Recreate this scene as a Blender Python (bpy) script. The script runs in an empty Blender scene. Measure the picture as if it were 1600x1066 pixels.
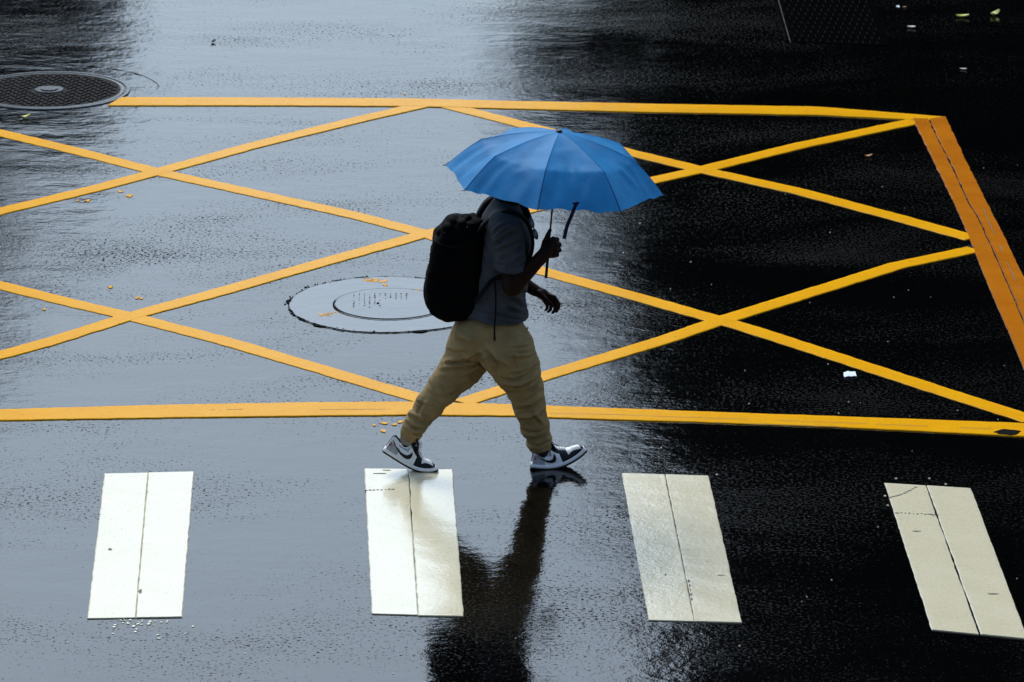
import bpy, bmesh, math, random
import numpy as np
from mathutils import Vector, noise as mnoise
random.seed(7); np.random.seed(7)
scene = bpy.context.scene
COL = scene.collection

# ------------------------------------------------------------------ camera, world, sun, exposure
CAM_H = 8.7
FPX = 9000.0                      # focal length in photo pixels (photo 1600 x 1066)
PITCH = math.atan(2579.0 / FPX)
cam_d = bpy.data.cameras.new("camera")
cam_d.sensor_width = 36.0
cam_d.lens = FPX / 1600 * 36
cam_d.clip_start = 0.5
cam_d.clip_end = 2000
cam_d.dof.use_dof = True
cam_d.dof.focus_distance = 29.2
cam_d.dof.aperture_fstop = 9.0
cam = bpy.data.objects.new("camera", cam_d)
cam.location = (0, 0, CAM_H)
cam.rotation_euler = (math.pi / 2 - PITCH, 0, 0)
COL.objects.link(cam)
scene.camera = cam

SUN_EL, SUN_AZ = math.radians(49), math.radians(-12)      # azimuth measured from +Y towards +X
world = bpy.data.worlds.new("World")
scene.world = world
world.use_nodes = True
wn = world.node_tree.nodes; wl = world.node_tree.links
sky = wn.new("ShaderNodeTexSky")
sky.sky_type = 'NISHITA'
sky.sun_disc = False
sky.sun_elevation = SUN_EL
sky.sun_rotation = SUN_AZ
sky.air_density = 1.0
sky.dust_density = 4.0
sky.ozone_density = 1.0
hsv = wn.new("ShaderNodeHueSaturation")                   # overcast: the blue is mostly washed out
hsv.inputs["Saturation"].default_value = 0.75
wl.new(sky.outputs[0], hsv.inputs["Color"])
tint = wn.new("ShaderNodeMix"); tint.data_type = 'RGBA'; tint.blend_type = 'MULTIPLY'
tint.inputs[0].default_value = 1.0
tint.inputs[7].default_value = (0.84, 1.03, 1.20, 1)
wl.new(hsv.outputs[0], tint.inputs[6])
wl.new(tint.outputs[2], wn["Background"].inputs["Color"])
wn["Background"].inputs["Strength"].default_value = 0.15

sun_d = bpy.data.lights.new("sun", 'SUN')
sun_d.energy = 1.0
sun_d.angle = math.radians(25)
sun_d.color = (1.0, 0.97, 0.92)
sun = bpy.data.objects.new("sun", sun_d)
sdir = Vector((math.sin(SUN_AZ) * math.cos(SUN_EL), math.cos(SUN_AZ) * math.cos(SUN_EL), math.sin(SUN_EL)))
sun.rotation_euler = sdir.to_track_quat('Z', 'Y').to_euler()
sun.location = sdir * 200
COL.objects.link(sun)

scene.view_settings.view_transform = 'Standard'
scene.view_settings.look = 'None'
scene.view_settings.gamma = 1.0
scene.view_settings.exposure = 0.34
scene.render.engine = 'CYCLES'

# ------------------------------------------------------------------ geometry of the view
CP, SP = math.cos(PITCH), math.sin(PITCH)
FWD = np.array([0, CP, -SP]); UPC = np.array([0, SP, CP]); RGT = np.array([1.0, 0, 0])
CPOS = np.array([0, 0, CAM_H])
def ray(px, py):
    return RGT * (px - 800) + UPC * (533 - py) + FWD * FPX
def G(px, py, z=0.0):
    r = ray(px, py)
    return CPOS + r * ((z - CAM_H) / r[2])
YP = G(760, 737)[1]               # the walker's plane
def P(px, py, d=0.0):
    r = ray(px, py)
    return CPOS + r * ((YP + d) / r[1])
SC = FPX / float(np.dot(P(780, 480) - CPOS, FWD))          # px per metre at the walker
def m(px): return px / SC

# ------------------------------------------------------------------ object helpers
def tag(o, label=None, cat=None, group=None, kind=None):
    if label: o['label'] = label
    if cat: o['category'] = cat
    if group: o['group'] = group
    if kind: o['kind'] = kind
    return o
def empty(name, loc):
    o = bpy.data.objects.new(name, None)
    o.location = loc; o.empty_display_size = 0.1
    COL.objects.link(o)
    return o
def chain_loc(par):
    v = Vector((0, 0, 0))
    while par is not None:
        v += par.location; par = par.parent
    return v
def mkobj(name, verts, faces, mats, parent=None, smooth=True, mi=None, origin=None):
    """verts in world space; the object is placed at ORIGIN (world)"""
    V = np.asarray(verts, dtype=float).reshape(-1, 3)
    base = np.array(chain_loc(parent)) if parent is not None else np.zeros(3)
    org = np.array(origin) if origin is not None else (V.mean(axis=0) if len(V) else base)
    me = bpy.data.meshes.new(name)
    me.from_pydata((V - org).tolist(), [], [list(map(int, f)) for f in faces])
    for mt in (mats if isinstance(mats, (list, tuple)) else [mats]):
        me.materials.append(mt)
    if mi is not None:
        me.polygons.foreach_set('material_index', np.asarray(mi, dtype=np.int32))
    me.polygons.foreach_set('use_smooth', np.full(len(me.polygons), smooth))
    me.update()
    o = bpy.data.objects.new(name, me)
    COL.objects.link(o)
    o.location = org - base
    if parent is not None: o.parent = parent
    return o
class MB:
    def __init__(s): s.v = []; s.f = []; s.mi = []
    def add(s, V, F, mi=0):
        n = len(s.v)
        s.v += [tuple(x) for x in V]
        s.f += [[i + n for i in f] for f in F]
        s.mi += [mi] * len(F)
    def build(s, name, mats, parent=None, smooth=True, origin=None):
        return mkobj(name, s.v, s.f, mats, parent, smooth, s.mi, origin)
def tube(path, rad, n=10, flat=None, up=None):
    """swept tube; RAD scalar or per point; FLAT=(a,b) gives a flat band of half widths a (side) and b (thickness)"""
    path = [np.array(p, float) for p in path]
    N = len(path)
    rad = [rad] * N if np.isscalar(rad) else rad
    V = []; F = []
    prev = None
    for i, p in enumerate(path):
        t = path[min(i + 1, N - 1)] - path[max(i - 1, 0)]
        t = t / (np.linalg.norm(t) + 1e-9)
        ref = np.array(up, float) if up is not None else (prev if prev is not None else (np.array([0, 1.0, 0]) if abs(t[1]) < .8 else np.array([1.0, 0, 0])))
        a = ref - t * np.dot(ref, t); a /= np.linalg.norm(a) + 1e-9
        prev = a
        b = np.cross(t, a)
        for k in range(n):
            th = 2 * math.pi * k / n
            if flat:
                c, s_ = math.cos(th), math.sin(th)
                e = 0.5
                V.append(p + a * flat[0] * math.copysign(abs(c) ** e, c) + b * flat[1] * math.copysign(abs(s_) ** e, s_))
            else:
                V.append(p + (a * math.cos(th) + b * math.sin(th)) * rad[i])
    for i in range(N - 1):
        for k in range(n):
            k2 = (k + 1) % n
            F.append([i * n + k, i * n + k2, (i + 1) * n + k2, (i + 1) * n + k])
    F.append([k for k in range(n)][::-1]); F.append([(N - 1) * n + k for k in range(n)])
    return V, F
def box(c, s):
    c = np.array(c, float); s = np.array(s, float) / 2
    V = [c + s * np.array([x, y, z]) for x in (-1, 1) for y in (-1, 1) for z in (-1, 1)]
    F = [[0, 1, 3, 2], [4, 6, 7, 5], [0, 4, 5, 1], [2, 3, 7, 6], [0, 2, 6, 4], [1, 5, 7, 3]]
    return V, F
def spline(pts, n=8):
    pts = [np.array(p, float) for p in pts]
    out = []
    for i in range(len(pts) - 1):
        p0 = pts[max(i - 1, 0)]; p1 = pts[i]; p2 = pts[i + 1]; p3 = pts[min(i + 2, len(pts) - 1)]
        for k in range(n):
            t = k / n
            out.append(.5 * (2 * p1 + (p2 - p0) * t + (2 * p0 - 5 * p1 + 4 * p2 - p3) * t * t + (3 * p1 - p0 - 3 * p2 + p3) * t ** 3))
    out.append(pts[-1])
    return out

# ------------------------------------------------------------------ materials
class NT:
    def __init__(s, name):
        s.m = bpy.data.materials.new(name); s.m.use_nodes = True
        s.t = s.m.node_tree; s.n = s.t.nodes; s.b = s.n["Principled BSDF"]
        s.co = None
    def node(s, t, **kw):
        n = s.n.new(t)
        for k, v in kw.items(): setattr(n, k, v)
        return n
    def link(s, a, b): s.t.links.new(a, b)
    def coord(s):
        if s.co is None: s.co = s.node("ShaderNodeTexCoord")
        return s.co.outputs["Object"]
    def mapped(s, scale=(1, 1, 1), rot=(0, 0, 0)):
        mp = s.node("ShaderNodeMapping")
        mp.inputs["Scale"].default_value = scale; mp.inputs["Rotation"].default_value = rot
        s.link(s.coord(), mp.inputs["Vector"])
        return mp.outputs[0]
    def noise(s, scale, detail=2, rough=.5, vec=None, dist=0.0):
        n = s.node("ShaderNodeTexNoise")
        n.inputs["Scale"].default_value = scale; n.inputs["Detail"].default_value = detail
        n.inputs["Roughness"].default_value = rough; n.inputs["Distortion"].default_value = dist
        s.link(vec if vec is not None else s.coord(), n.inputs["Vector"])
        return n.outputs["Fac"]
    def vor(s, scale, vec=None, feature='F1'):
        n = s.node("ShaderNodeTexVoronoi"); n.feature = feature
        n.inputs["Scale"].default_value = scale
        s.link(vec if vec is not None else s.coord(), n.inputs["Vector"])
        return n.outputs["Distance"]
    def ramp(s, fac, stops):
        r = s.node("ShaderNodeValToRGB")
        e = r.color_ramp.elements
        while len(e) < len(stops): e.new(.5)
        for i, (p, c) in enumerate(stops):
            e[i].position = p
            e[i].color = (c, c, c, 1) if np.isscalar(c) else (*c, 1)
        s.link(fac, r.inputs["Fac"])
        return r.outputs["Color"]
    def math(s, op, a, b=None, clamp=False):
        n = s.node("ShaderNodeMath"); n.operation = op; n.use_clamp = clamp
        for i, x in enumerate((a, b)):
            if x is None: continue
            if np.isscalar(x): n.inputs[i].default_value = x
            else: s.link(x, n.inputs[i])
        return n.outputs[0]
    def mix(s, fac, a, b):
        n = s.node("ShaderNodeMix"); n.data_type = 'RGBA'
        for x, sock in ((fac, n.inputs[0]), (a, n.inputs[6]), (b, n.inputs[7])):
            if isinstance(x, tuple): sock.default_value = (*x, 1)
            elif np.isscalar(x): sock.default_value = x
            else: s.link(x, sock)
        return n.outputs[2]
    def bump(s, h, dist, strength=1.0, prev=None):
        n = s.node("ShaderNodeBump")
        n.inputs["Strength"].default_value = strength; n.inputs["Distance"].default_value = dist
        s.link(h, n.inputs["Height"])
        if prev is not None: s.link(prev, n.inputs["Normal"])
        return n.outputs[0]
    def set(s, **kw):
        for k, v in kw.items():
            sock = s.b.inputs[k.replace("_", " ")]
            if isinstance(v, tuple): sock.default_value = (*v, 1) if len(v) == 3 else v
            elif np.isscalar(v): sock.default_value = v
            else: s.link(v, sock)
        return s.m

def mat_simple(name, col, rough=.5, spec=.5, metal=0, var=.0, vscale=20, bump=0, bscale=100):
    t = NT(name)
    c = col
    if var:
        f = t.noise(vscale, 4, .6)
        c = t.mix(t.ramp(f, [(.3, 0.0), (.7, 1.0)]), tuple(x * (1 - var) for x in col), tuple(min(1, x * (1 + var)) for x in col))
    t.set(Base_Color=c, Roughness=rough, Specular_IOR_Level=spec, Metallic=metal)
    if bump: t.set(Normal=t.bump(t.noise(bscale, 3, .6), bump))
    return t.m

def mat_road():
    t = NT("wet_asphalt")
    stretched = t.mapped((.55, 1.0, 1), (0, 0, .12))
    n1 = t.noise(30, 2, .6)                       # ~3 cm stones
    n2 = t.noise(85, 2, .6)                       # ~1 cm stones
    n3 = t.noise(2.0, 4, .55, stretched)                      # dips and worn wheel tracks
    n4 = t.noise(7, 2, .5)
    drift = t.noise(.9, 5, .6, stretched, .5)     # where the film of water thins out
    thin = t.ramp(drift, [(.42, .45), (.62, .80)])
    h = t.math('ADD', t.math('MULTIPLY', n1, .66), t.math('MULTIPLY', n2, .2))
    b1 = t.bump(h, .0014, 1.0)
    t.link(thin, b1.node.inputs["Strength"])
    b2 = t.bump(n4, .0010, 1.0, b1)
    b3 = t.bump(n3, .0048, 1.0, b2)
    # stones standing out of the water: dull and black
    dots = t.math('ADD', t.noise(52, 3, .7), t.math('MULTIPLY', t.math('SUBTRACT', drift, .5), .55))
    dm = t.ramp(dots, [(.60, 0.0), (.655, 1.0)])
    rough = t.math('ADD', .045, t.math('MULTIPLY', dm, .5))
    col = t.mix(t.noise(60, 4, .7), (.0006, .0006, .0007), (.0016, .0016, .0017))
    t.set(Base_Color=col, Roughness=rough, Normal=b3, IOR=1.37)
    t.link(t.math('SUBTRACT', .5, t.math('MULTIPLY', dm, .5)), t.b.inputs["Specular IOR Level"])
    return t.m
def mat_paint(name, c1, c2, dirt, spec, rough):
    t = NT(name)
    big = t.ramp(t.noise(3.0, 4, .6), [(.3, 0.0), (.75, 1.0)])
    fine = t.ramp(t.noise(60, 4, .75), [(.35, 0.0), (.7, 1.0)])
    c = t.mix(big, c1, c2)
    c = t.mix(t.math('MULTIPLY', fine, .5), c, tuple(x * .72 for x in c1))
    pits = t.ramp(t.noise(38, 3, .75), [(.665, 0.0), (.70, 1.0)])
    c = t.mix(t.math('MULTIPLY', pits, .8), c, dirt)
    b = t.bump(t.noise(50, 3, .65), .0012)
    b = t.bump(t.noise(5, 2, .5), .003, 1.0, b)
    t.set(Base_Color=c, Roughness=rough, Normal=b, Specular_IOR_Level=spec)
    return t.m
M = {}
M['road'] = mat_road()
M['white'] = mat_paint("white_road_paint", (.86, .745, .50), (.78, .665, .42), (.16, .15, .12), .85, .07)
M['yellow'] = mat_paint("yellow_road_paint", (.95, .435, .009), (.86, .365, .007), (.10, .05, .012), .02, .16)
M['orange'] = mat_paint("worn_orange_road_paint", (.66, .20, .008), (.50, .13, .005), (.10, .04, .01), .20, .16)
M['grime'] = mat_simple("dark_grime", (.13, .115, .09), .6, .2, 0, .4, 60)
M['crack'] = mat_simple("crack_black", (.003, .003, .003), .9, .05)
M['iron'] = mat_simple("cast_iron", (.006, .0048, .005), .6, .04, 0, .4, 30, .0006, 200)
M['plate'] = mat_simple("wet_black_plate", (.002, .002, .002), .10, .1, 0, .3, 30, .0003, 90)
M['ironwet'] = mat_simple("wet_iron_rim", (.02, .02, .021), .2, .4, 0, .3, 30, .0005, 90)
def mat_patch():
    t = NT("wet_concrete_patch")
    c = t.mix(t.noise(14, 4, .6), (.045, .048, .05), (.075, .078, .082))
    b = t.bump(t.noise(70, 3, .6), .0006)
    b = t.bump(t.noise(4, 2, .5), .004, 1.0, b)
    t.set(Base_Color=c, Roughness=.12, Normal=b, Specular_IOR_Level=.5, IOR=1.45)
    return t.m
M['patch'] = mat_patch()
def mat_cloth(name, c, var=.25, weave=700, b=.0004, rough=.85, spec=.2):
    t = NT(name)
    f = t.ramp(t.noise(9, 4, .6), [(.3, 0.0), (.7, 1.0)])
    fine = t.noise(weave, 2, .7)
    cc = t.mix(f, tuple(x * (1 - var) for x in c), tuple(x * (1 + var) for x in c))
    cc = t.mix(t.math('MULTIPLY', fine, .5), cc, tuple(x * .6 for x in c))
    t.set(Base_Color=cc, Roughness=rough, Specular_IOR_Level=spec, Normal=t.bump(t.noise(weave, 2, .6), b))
    return t.m
M['shirt'] = mat_cloth("heather_grey_jersey", (.064, .062, .066), .25)
M['khaki'] = mat_cloth("khaki_twill", (.33, .222, .093), .20, 500, .0003)
M['khaki_rib'] = mat_cloth("khaki_ribbing", (.33, .23, .10), .12, 500)
M['pack'] = mat_cloth("black_nylon", (.0016, .0016, .0018), .3, 400, .0003, .8, .07)
M['strap'] = mat_cloth("black_webbing", (.004, .004, .0045), .3, 500, .0003, .8, .15)
M['navy'] = mat_cloth("navy_webbing", (.006, .010, .05), .3, 500, .0003, .7, .2)
M['skin'] = mat_simple("dark_brown_skin", (.020, .0078, .0042), .55, .10, 0, .2, 40, .0004, 300)
M['hair'] = mat_simple("black_hair", (.006, .005, .005), .7, .2, 0, .3, 90, .002, 160)
M['eye'] = mat_simple("eye", (.05, .04, .035), .2, .5)
M['nail'] = mat_simple("finger_nail", (.16, .08, .06), .35, .4)
M['sock'] = mat_cloth("grey_beige_sock", (.30, .25, .20), .12, 600)
M['darksock'] = mat_cloth("dark_sock", (.02, .018, .016), .2, 600)
M['swhite'] = mat_simple("white_leather", (.92, .89, .86), .4, .4, 0, .04, 30)
M['sgrey'] = mat_simple("grey_suede", (.40, .41, .42), .8, .2, 0, .2, 60)
M['sblack'] = mat_simple("black_leather", (.006, .006, .007), .5, .3, 0, .3, 60)
M['sred'] = mat_simple("red_emblem", (.55, .03, .06), .5, .3)
M['sole'] = mat_simple("white_rubber", (.90, .88, .86), .45, .4, 0, .05, 40)
M['metal'] = mat_simple("dark_steel", (.02, .02, .022), .35, .5, .6)
M['plastic'] = mat_simple("black_plastic", (.006, .006, .006), .4, .4)
M['buckle'] = mat_simple("grey_zip_pull", (.35, .36, .38), .35, .5, .3)
M['lens'] = mat_simple("smoked_lens", (.12, .12, .13), .12, .6)
def mat_umb():
    t = NT("blue_umbrella_fabric")
    fine = t.noise(260, 3, .7)
    c = t.mix(t.ramp(fine, [(.35, 0.0), (.7, 1.0)]), (.006, .205, .48), (.012, .32, .68))
    c = t.mix(t.math('MULTIPLY', t.ramp(t.noise(7, 4, .65), [(.42, 0.0), (.7, 1.0)]), .45), c, (.005, .11, .30))
    c = t.mix(t.math('MULTIPLY', t.ramp(t.noise(120, 2, .8), [(.55, 0.0), (.75, 1.0)]), .35), c, (.06, .36, .68))
    spk = t.ramp(t.vor(70), [(.03, 1.0), (.09, 0.0)])
    keep = t.ramp(t.noise(40, 1, .5), [(.60, 0.0), (.64, 1.0)])
    c = t.mix(t.math('MULTIPLY', t.math('MULTIPLY', spk, keep), .5), c, (.5, .6, .7))  # pale specks painted into the colour for the sparkle of water drops
    b = t.bump(t.noise(300, 2, .6), .0006)
    t.set(Base_Color=c, Roughness=.6, Specular_IOR_Level=.35, Normal=b)
    tr = t.node("ShaderNodeBsdfTranslucent"); t.link(c, tr.inputs["Color"])
    ms = t.node("ShaderNodeMixShader"); ms.inputs[0].default_value = .22
    t.link(t.b.outputs[0], ms.inputs[1]); t.link(tr.outputs[0], ms.inputs[2])
    t.link(ms.outputs[0], t.n["Material Output"].inputs["Surface"])
    return t.m
M['umb'] = mat_umb()
M['seam'] = mat_cloth("blue_seam", (.008, .085, .24), .2, 500)
M['leafy'] = mat_simple("yellow_green_leaf", (.60, .58, .10), .4, .4, 0, .3, 60)
M['leafp'] = mat_simple("pale_leaf", (.70, .66, .50), .4, .4, 0, .2, 60)
M['leafo'] = mat_simple("orange_leaf", (.45, .20, .06), .4, .4, 0, .2, 60)
M['leafd'] = mat_simple("brown_leaf", (.06, .045, .02), .4, .4, 0, .2, 60)
M['paper'] = mat_simple("wet_white_paper", (.80, .84, .86), .6, .3)
M['foliage'] = mat_simple("street_tree_foliage", (.010, .016, .008), .8, .05, 0, .4, 3)
M['bark'] = mat_simple("bark", (.035, .028, .022), .9, .1, 0, .3, 8)
M['facade'] = mat_simple("dark_tile_facade", (.012, .012, .012), .8, .1, 0, .25, .6)
M['facade2'] = mat_simple("grey_concrete_facade", (.10, .10, .095), .85, .2, 0, .2, .5)
M['glass'] = mat_simple("window_glass", (.012, .014, .016), .1, .5)
M['frame'] = mat_simple("window_frame", (.05, .05, .05), .5, .4)

# ------------------------------------------------------------------ the road
def grid_sheet():
    xs = [-400, -120, -40, -12, -6, 0, 6, 12, 40, 120, 400]
    ys = [-300, -100, -20, 0, 15, 22, 30, 38, 46, 60, 120, 300, 600]
    V = [(x, y, 0) for y in ys for x in xs]
    n = len(xs)
    F = [[j * n + i, j * n + i + 1, (j + 1) * n + i + 1, (j + 1) * n + i] for j in range(len(ys) - 1) for i in range(n - 1)]
    return V, F
V, F = grid_sheet()
road = mkobj("road", V, F, M['road'], None, False, origin=(0, 0, 0))
tag(road, kind='structure')

def fl_noise(x, y, z=0.0): return mnoise.noise(Vector((x, y, z)))
def strip_from_edges(A, B, z, mb, step=.03, jit=.0055, seed=0.0, mi=0):
    """slab between two ground polylines A and B (world points), slightly ragged edges"""
    def resample(L, n):
        L = [np.array(p[:2]) for p in L]
        seg = [np.linalg.norm(L[i + 1] - L[i]) for i in range(len(L) - 1)]
        cum = np.concatenate([[0], np.cumsum(seg)])
        out = []
        for k in range(n):
            s = cum[-1] * k / (n - 1)
            i = min(np.searchsorted(cum, s, side='right') - 1, len(seg) - 1)
            t = (s - cum[i]) / max(seg[i], 1e-9)
            out.append(L[i] * (1 - t) + L[i + 1] * t)
        return out
    LA = sum(np.linalg.norm(np.array(A[i + 1][:2]) - np.array(A[i][:2])) for i in range(len(A) - 1))
    n = max(3, int(LA / step))
    a = resample(A, n); b = resample(B, n)
    V = []; F = []
    bev = .004
    for i in range(n):
        w = b[i] - a[i]; L = np.linalg.norm(w); w = w / max(L, 1e-6)
        ja = (fl_noise(a[i][0] * 11, a[i][1] * 11, seed) + .6 * fl_noise(a[i][0] * 40, a[i][1] * 40, seed + 4)) * jit
        jb = (fl_noise(b[i][0] * 11, b[i][1] * 11, seed + 9) + .6 * fl_noise(b[i][0] * 40, b[i][1] * 40, seed + 14)) * jit
        pa = a[i] + w * ja; pb = b[i] + w * jb
        be = min(bev, L * .3)
        V += [(*pa, -.002), (*pa, z * .6), (*(pa + w * be), z), (*(pb - w * be), z), (*pb, z * .6), (*pb, -.002)]
    for i in range(n - 1):
        for k in range(5):
            F.append([i * 6 + k, i * 6 + k + 1, (i + 1) * 6 + k + 1, (i + 1) * 6 + k])
    F.append([0, 1, 2, 3, 4, 5]); F.append([(n - 1) * 6 + k for k in range(5, -1, -1)])
    mb.add(V, F, mi)
def GP(L): return [G(x, y) for x, y in L]
def offset_line(L, w):
    L = [np.array(p[:2]) for p in L]
    A = []; B = []
    for i, p in enumerate(L):
        t = L[min(i + 1, len(L) - 1)] - L[max(i - 1, 0)]
        t /= np.linalg.norm(t)
        nrm = np.array([-t[1], t[0]])
        A.append(p + nrm * w / 2); B.append(p - nrm * w / 2)
    return A, B

# yellow box junction
ybox = empty("yellow_box_marking", tuple(G(700, 400)))
tag(ybox, "yellow painted box junction grid of crossing lines on the wet road", "road marking")
LABY = {}
mb = MB()
strip_from_edges(GP([(168, 166), (400, 166), (640, 167), (800, 171), (1000, 176), (1280, 180.5), (1425, 188), (1477, 188)]),
                 GP([(190, 153), (400, 153.5), (640, 155), (800, 159), (1000, 163), (1280, 168), (1425, 179.5), (1475.5, 183.5)]), .0065, mb, seed=1)
mb.build("border_line", M['yellow'], ybox, False)
mb = MB()
strip_from_edges(GP([(-260, 668), (0, 658), (250, 654), (480, 651), (640, 649.5), (800, 651), (900, 655), (1100, 661), (1300, 668), (1600, 683), (1640, 686)]),
                 GP([(-260, 650), (0, 641), (250, 634), (480, 630), (640, 629), (800, 633), (900, 637), (1100, 644.5), (1300, 651.5), (1600, 662.5), (1640, 665)]), .0065, mb, seed=2)
def crack_line(L, z, w, keep=.75, sd=0):
    L = spline([G(x, y, z) for x, y in L], 14)
    for i in range(len(L) - 1):
        if fl_noise(i * .21, sd + .5) > keep - .5: continue
        a, b = L[i], L[i + 1]
        t = (b - a) / np.linalg.norm(b - a); nn = np.array([-t[1], t[0], 0])
        h = w * (.5 + .6 * abs(fl_noise(i * .37, sd)))
        a = a + nn * .006 * fl_noise(i * .5, sd + 2); b = b + nn * .006 * fl_noise((i + 1) * .5, sd + 2)
        mb.add([a - nn * h, b - nn * h, b + nn * h, a + nn * h], [[0, 1, 2, 3]], 1)
crack_line([(860, 646), (960, 648), (1100, 653), (1300, 660), (1450, 666), (1610, 673)], .0072, .0035, .85, 3)
crack_line([(320, 640.5), (350, 640), (380, 639.5)], .0072, .004, .7, 5)
crack_line([(500, 640), (560, 639.5), (610, 639.5)], .0072, .004, .75, 6)
crack_line([(1000, 660), (1100, 661), (1200, 663.5), (1330, 667.5)], .0072, .004, .55, 7)
mb.build("border_line", [M['yellow'], M['grime']], ybox, False)
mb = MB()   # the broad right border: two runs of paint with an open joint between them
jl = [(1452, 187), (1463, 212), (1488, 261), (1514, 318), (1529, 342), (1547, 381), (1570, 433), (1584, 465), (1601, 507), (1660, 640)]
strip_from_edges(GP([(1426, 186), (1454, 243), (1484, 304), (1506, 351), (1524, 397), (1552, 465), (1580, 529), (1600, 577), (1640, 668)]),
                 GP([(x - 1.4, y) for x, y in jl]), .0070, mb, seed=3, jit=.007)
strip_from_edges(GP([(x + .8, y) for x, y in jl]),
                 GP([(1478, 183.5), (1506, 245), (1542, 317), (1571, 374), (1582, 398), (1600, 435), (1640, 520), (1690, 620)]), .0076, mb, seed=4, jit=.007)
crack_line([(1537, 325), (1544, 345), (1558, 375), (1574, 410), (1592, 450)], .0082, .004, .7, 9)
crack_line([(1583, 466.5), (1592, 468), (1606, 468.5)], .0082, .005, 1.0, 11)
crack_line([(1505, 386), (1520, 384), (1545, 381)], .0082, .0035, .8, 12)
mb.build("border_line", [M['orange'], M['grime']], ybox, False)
diags = [
    ([(-200, 159), (0, 208), (125, 238), (245, 269), (400, 303), (550, 336), (670, 367), (760, 397), (850, 425), (1000, 466), (1110, 497), (1160, 511), (1300, 556), (1450, 605), (1612, 657)], .0045),
    ([(-200, 379), (0, 331), (150, 295), (245, 269.5), (400, 227), (550, 190), (672, 162)], .0055),
    ([(-200, 606), (0, 556), (80, 534), (203, 495), (350, 455), (500, 412), (660, 367.5), (820, 330), (1022, 282), (1095, 266), (1250, 228), (1429, 190)], .0055),
    ([(686, 162), (800, 191), (985, 239), (1097, 266), (1250, 300), (1400, 340), (1519, 373)], .0045),
    ([(-200, 400), (0, 446.5), (100, 471), (203, 495), (350, 533), (500, 577), (662, 625)], .0045),
    ([(722, 630), (845, 590), (1037, 532), (1125, 502), (1250, 463), (1400, 416), (1522, 390)], .0055),
]
for k, (L, z) in enumerate(diags):
    mb = MB()
    A, B = offset_line(GP(L), .128)
    strip_from_edges(A, B, z, mb, seed=10 + k)
    mb.build("cross_line", M['yellow'], ybox, False)

def blob_ground(px, py, rx, ry, z, n=14, rag=.3, seed=0):
    """irregular flat flake at a ground pixel; rx, ry metres"""
    c = G(px, py)
    top = []
    for k in range(n):
        a = 2 * math.pi * k / n
        r = 1 + rag * (2 * random.random() - 1)
        top.append((c[0] + rx * r * math.cos(a), c[1] + ry * r * math.sin(a)))
    V = [(x, y, z) for x, y in top] + [(x, y, -.001) for x, y in top]
    F = [list(range(n))] + [[k, k + n, (k + 1) % n + n, (k + 1) % n] for k in range(n)]
    return V, F
# crosswalk stripes: four corners (far left, far right, near right, near left), joint top/bottom x fraction, joint gap
stripes = [
    ((163, 741.5), (303, 738.5), (284.5, 965), (136.5, 967.5), .49, .51, (.15, .5), "leftmost white crosswalk stripe, with two dark specks and white crumbs at its near end"),
    ((569.5, 733.5), (707, 735), (724.5, 964), (581, 960), .50, .505, (1.2, .6), "white crosswalk stripe under the walker's rear shoe"),
    ((971.5, 740.5), (1107, 745), (1159, 974), (1013.5, 970), .50, .495, (1.6, 1.0), "white crosswalk stripe just ahead of the walker's front shoe, split by a crack"),
    ((1382, 756), (1517, 764.5), (1606, 999.5), (1456, 985), .485, .50, (2.2, 3.0), "white crosswalk stripe on the black wet road, with a curved scratch in one corner"),
]
for i, (fl, fr, nr, nl, ft, fb, gp, lab) in enumerate(stripes):
    mb = MB()
    lerp = lambda a, b, t: (a[0] + (b[0] - a[0]) * t, a[1] + (b[1] - a[1]) * t)
    jt, jb = lerp(fl, fr, ft), lerp(nl, nr, fb)
    N = 7
    jL = [lerp(jt, jb, k / (N - 1)) for k in range(N)]
    gw = [gp[0] * (1 - k / (N - 1)) + gp[1] * k / (N - 1) for k in range(N)]
    gw = [g * (.5 + .8 * abs(math.sin(k * 1.7 + i))) for k, g in enumerate(gw)]
    strip_from_edges(GP([fl, nl]), GP([(x - g / 2, y) for (x, y), g in zip(jL, gw)]), .0050, mb, seed=30 + i, jit=.003)
    strip_from_edges(GP([(x + g / 2, y + (1.0 if i == 1 else 0)) for (x, y), g in zip(jL, gw)]), GP([fr, nr]), .0058, mb, seed=40 + i, jit=.003)
    marks = [[(172, 860, .008, .016)] + [(219, 926, .010, .03)],
             [(572 + 6 * q, 768 - .3 * q + random.uniform(-.6, .6), .010 * random.uniform(.2, 1), .006) for q in range(8)] + [(594, 741.5, .03, .004), (603, 736.5, .02, .005)],
             [(1081 - 1.2 * q, 938 - 7 * q, .004 * random.uniform(.5, 1.6), .02) for q in range(5)] + [(1126, 901, .02, .006), (1105, 880, .006, .004), (1040, 900, .004, .01)],
             [(1391 + 4.4 * q, 779 - 1.75 * q + 2.2 * math.sin(q / 9 * 3.1), .010, .005) for q in range(10)] + [(1402 + 6.3 * q, 803 + .35 * q + random.uniform(-.5, .5), .011 * random.uniform(.2, 1), .006) for q in range(11)] + [(1550, 930, .03, .01), (1432, 832, .02, .008)]][i]
    for (x, y, w, h) in marks:
        mb.add(*blob_ground(x, y, w, h, .0070, 8, .35), 1)
    o = mb.build("crosswalk_stripe", [M['white'], M['grime']], None, False)
    tag(o, lab, "crosswalk stripe", "white crosswalk stripes across the road")

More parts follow.
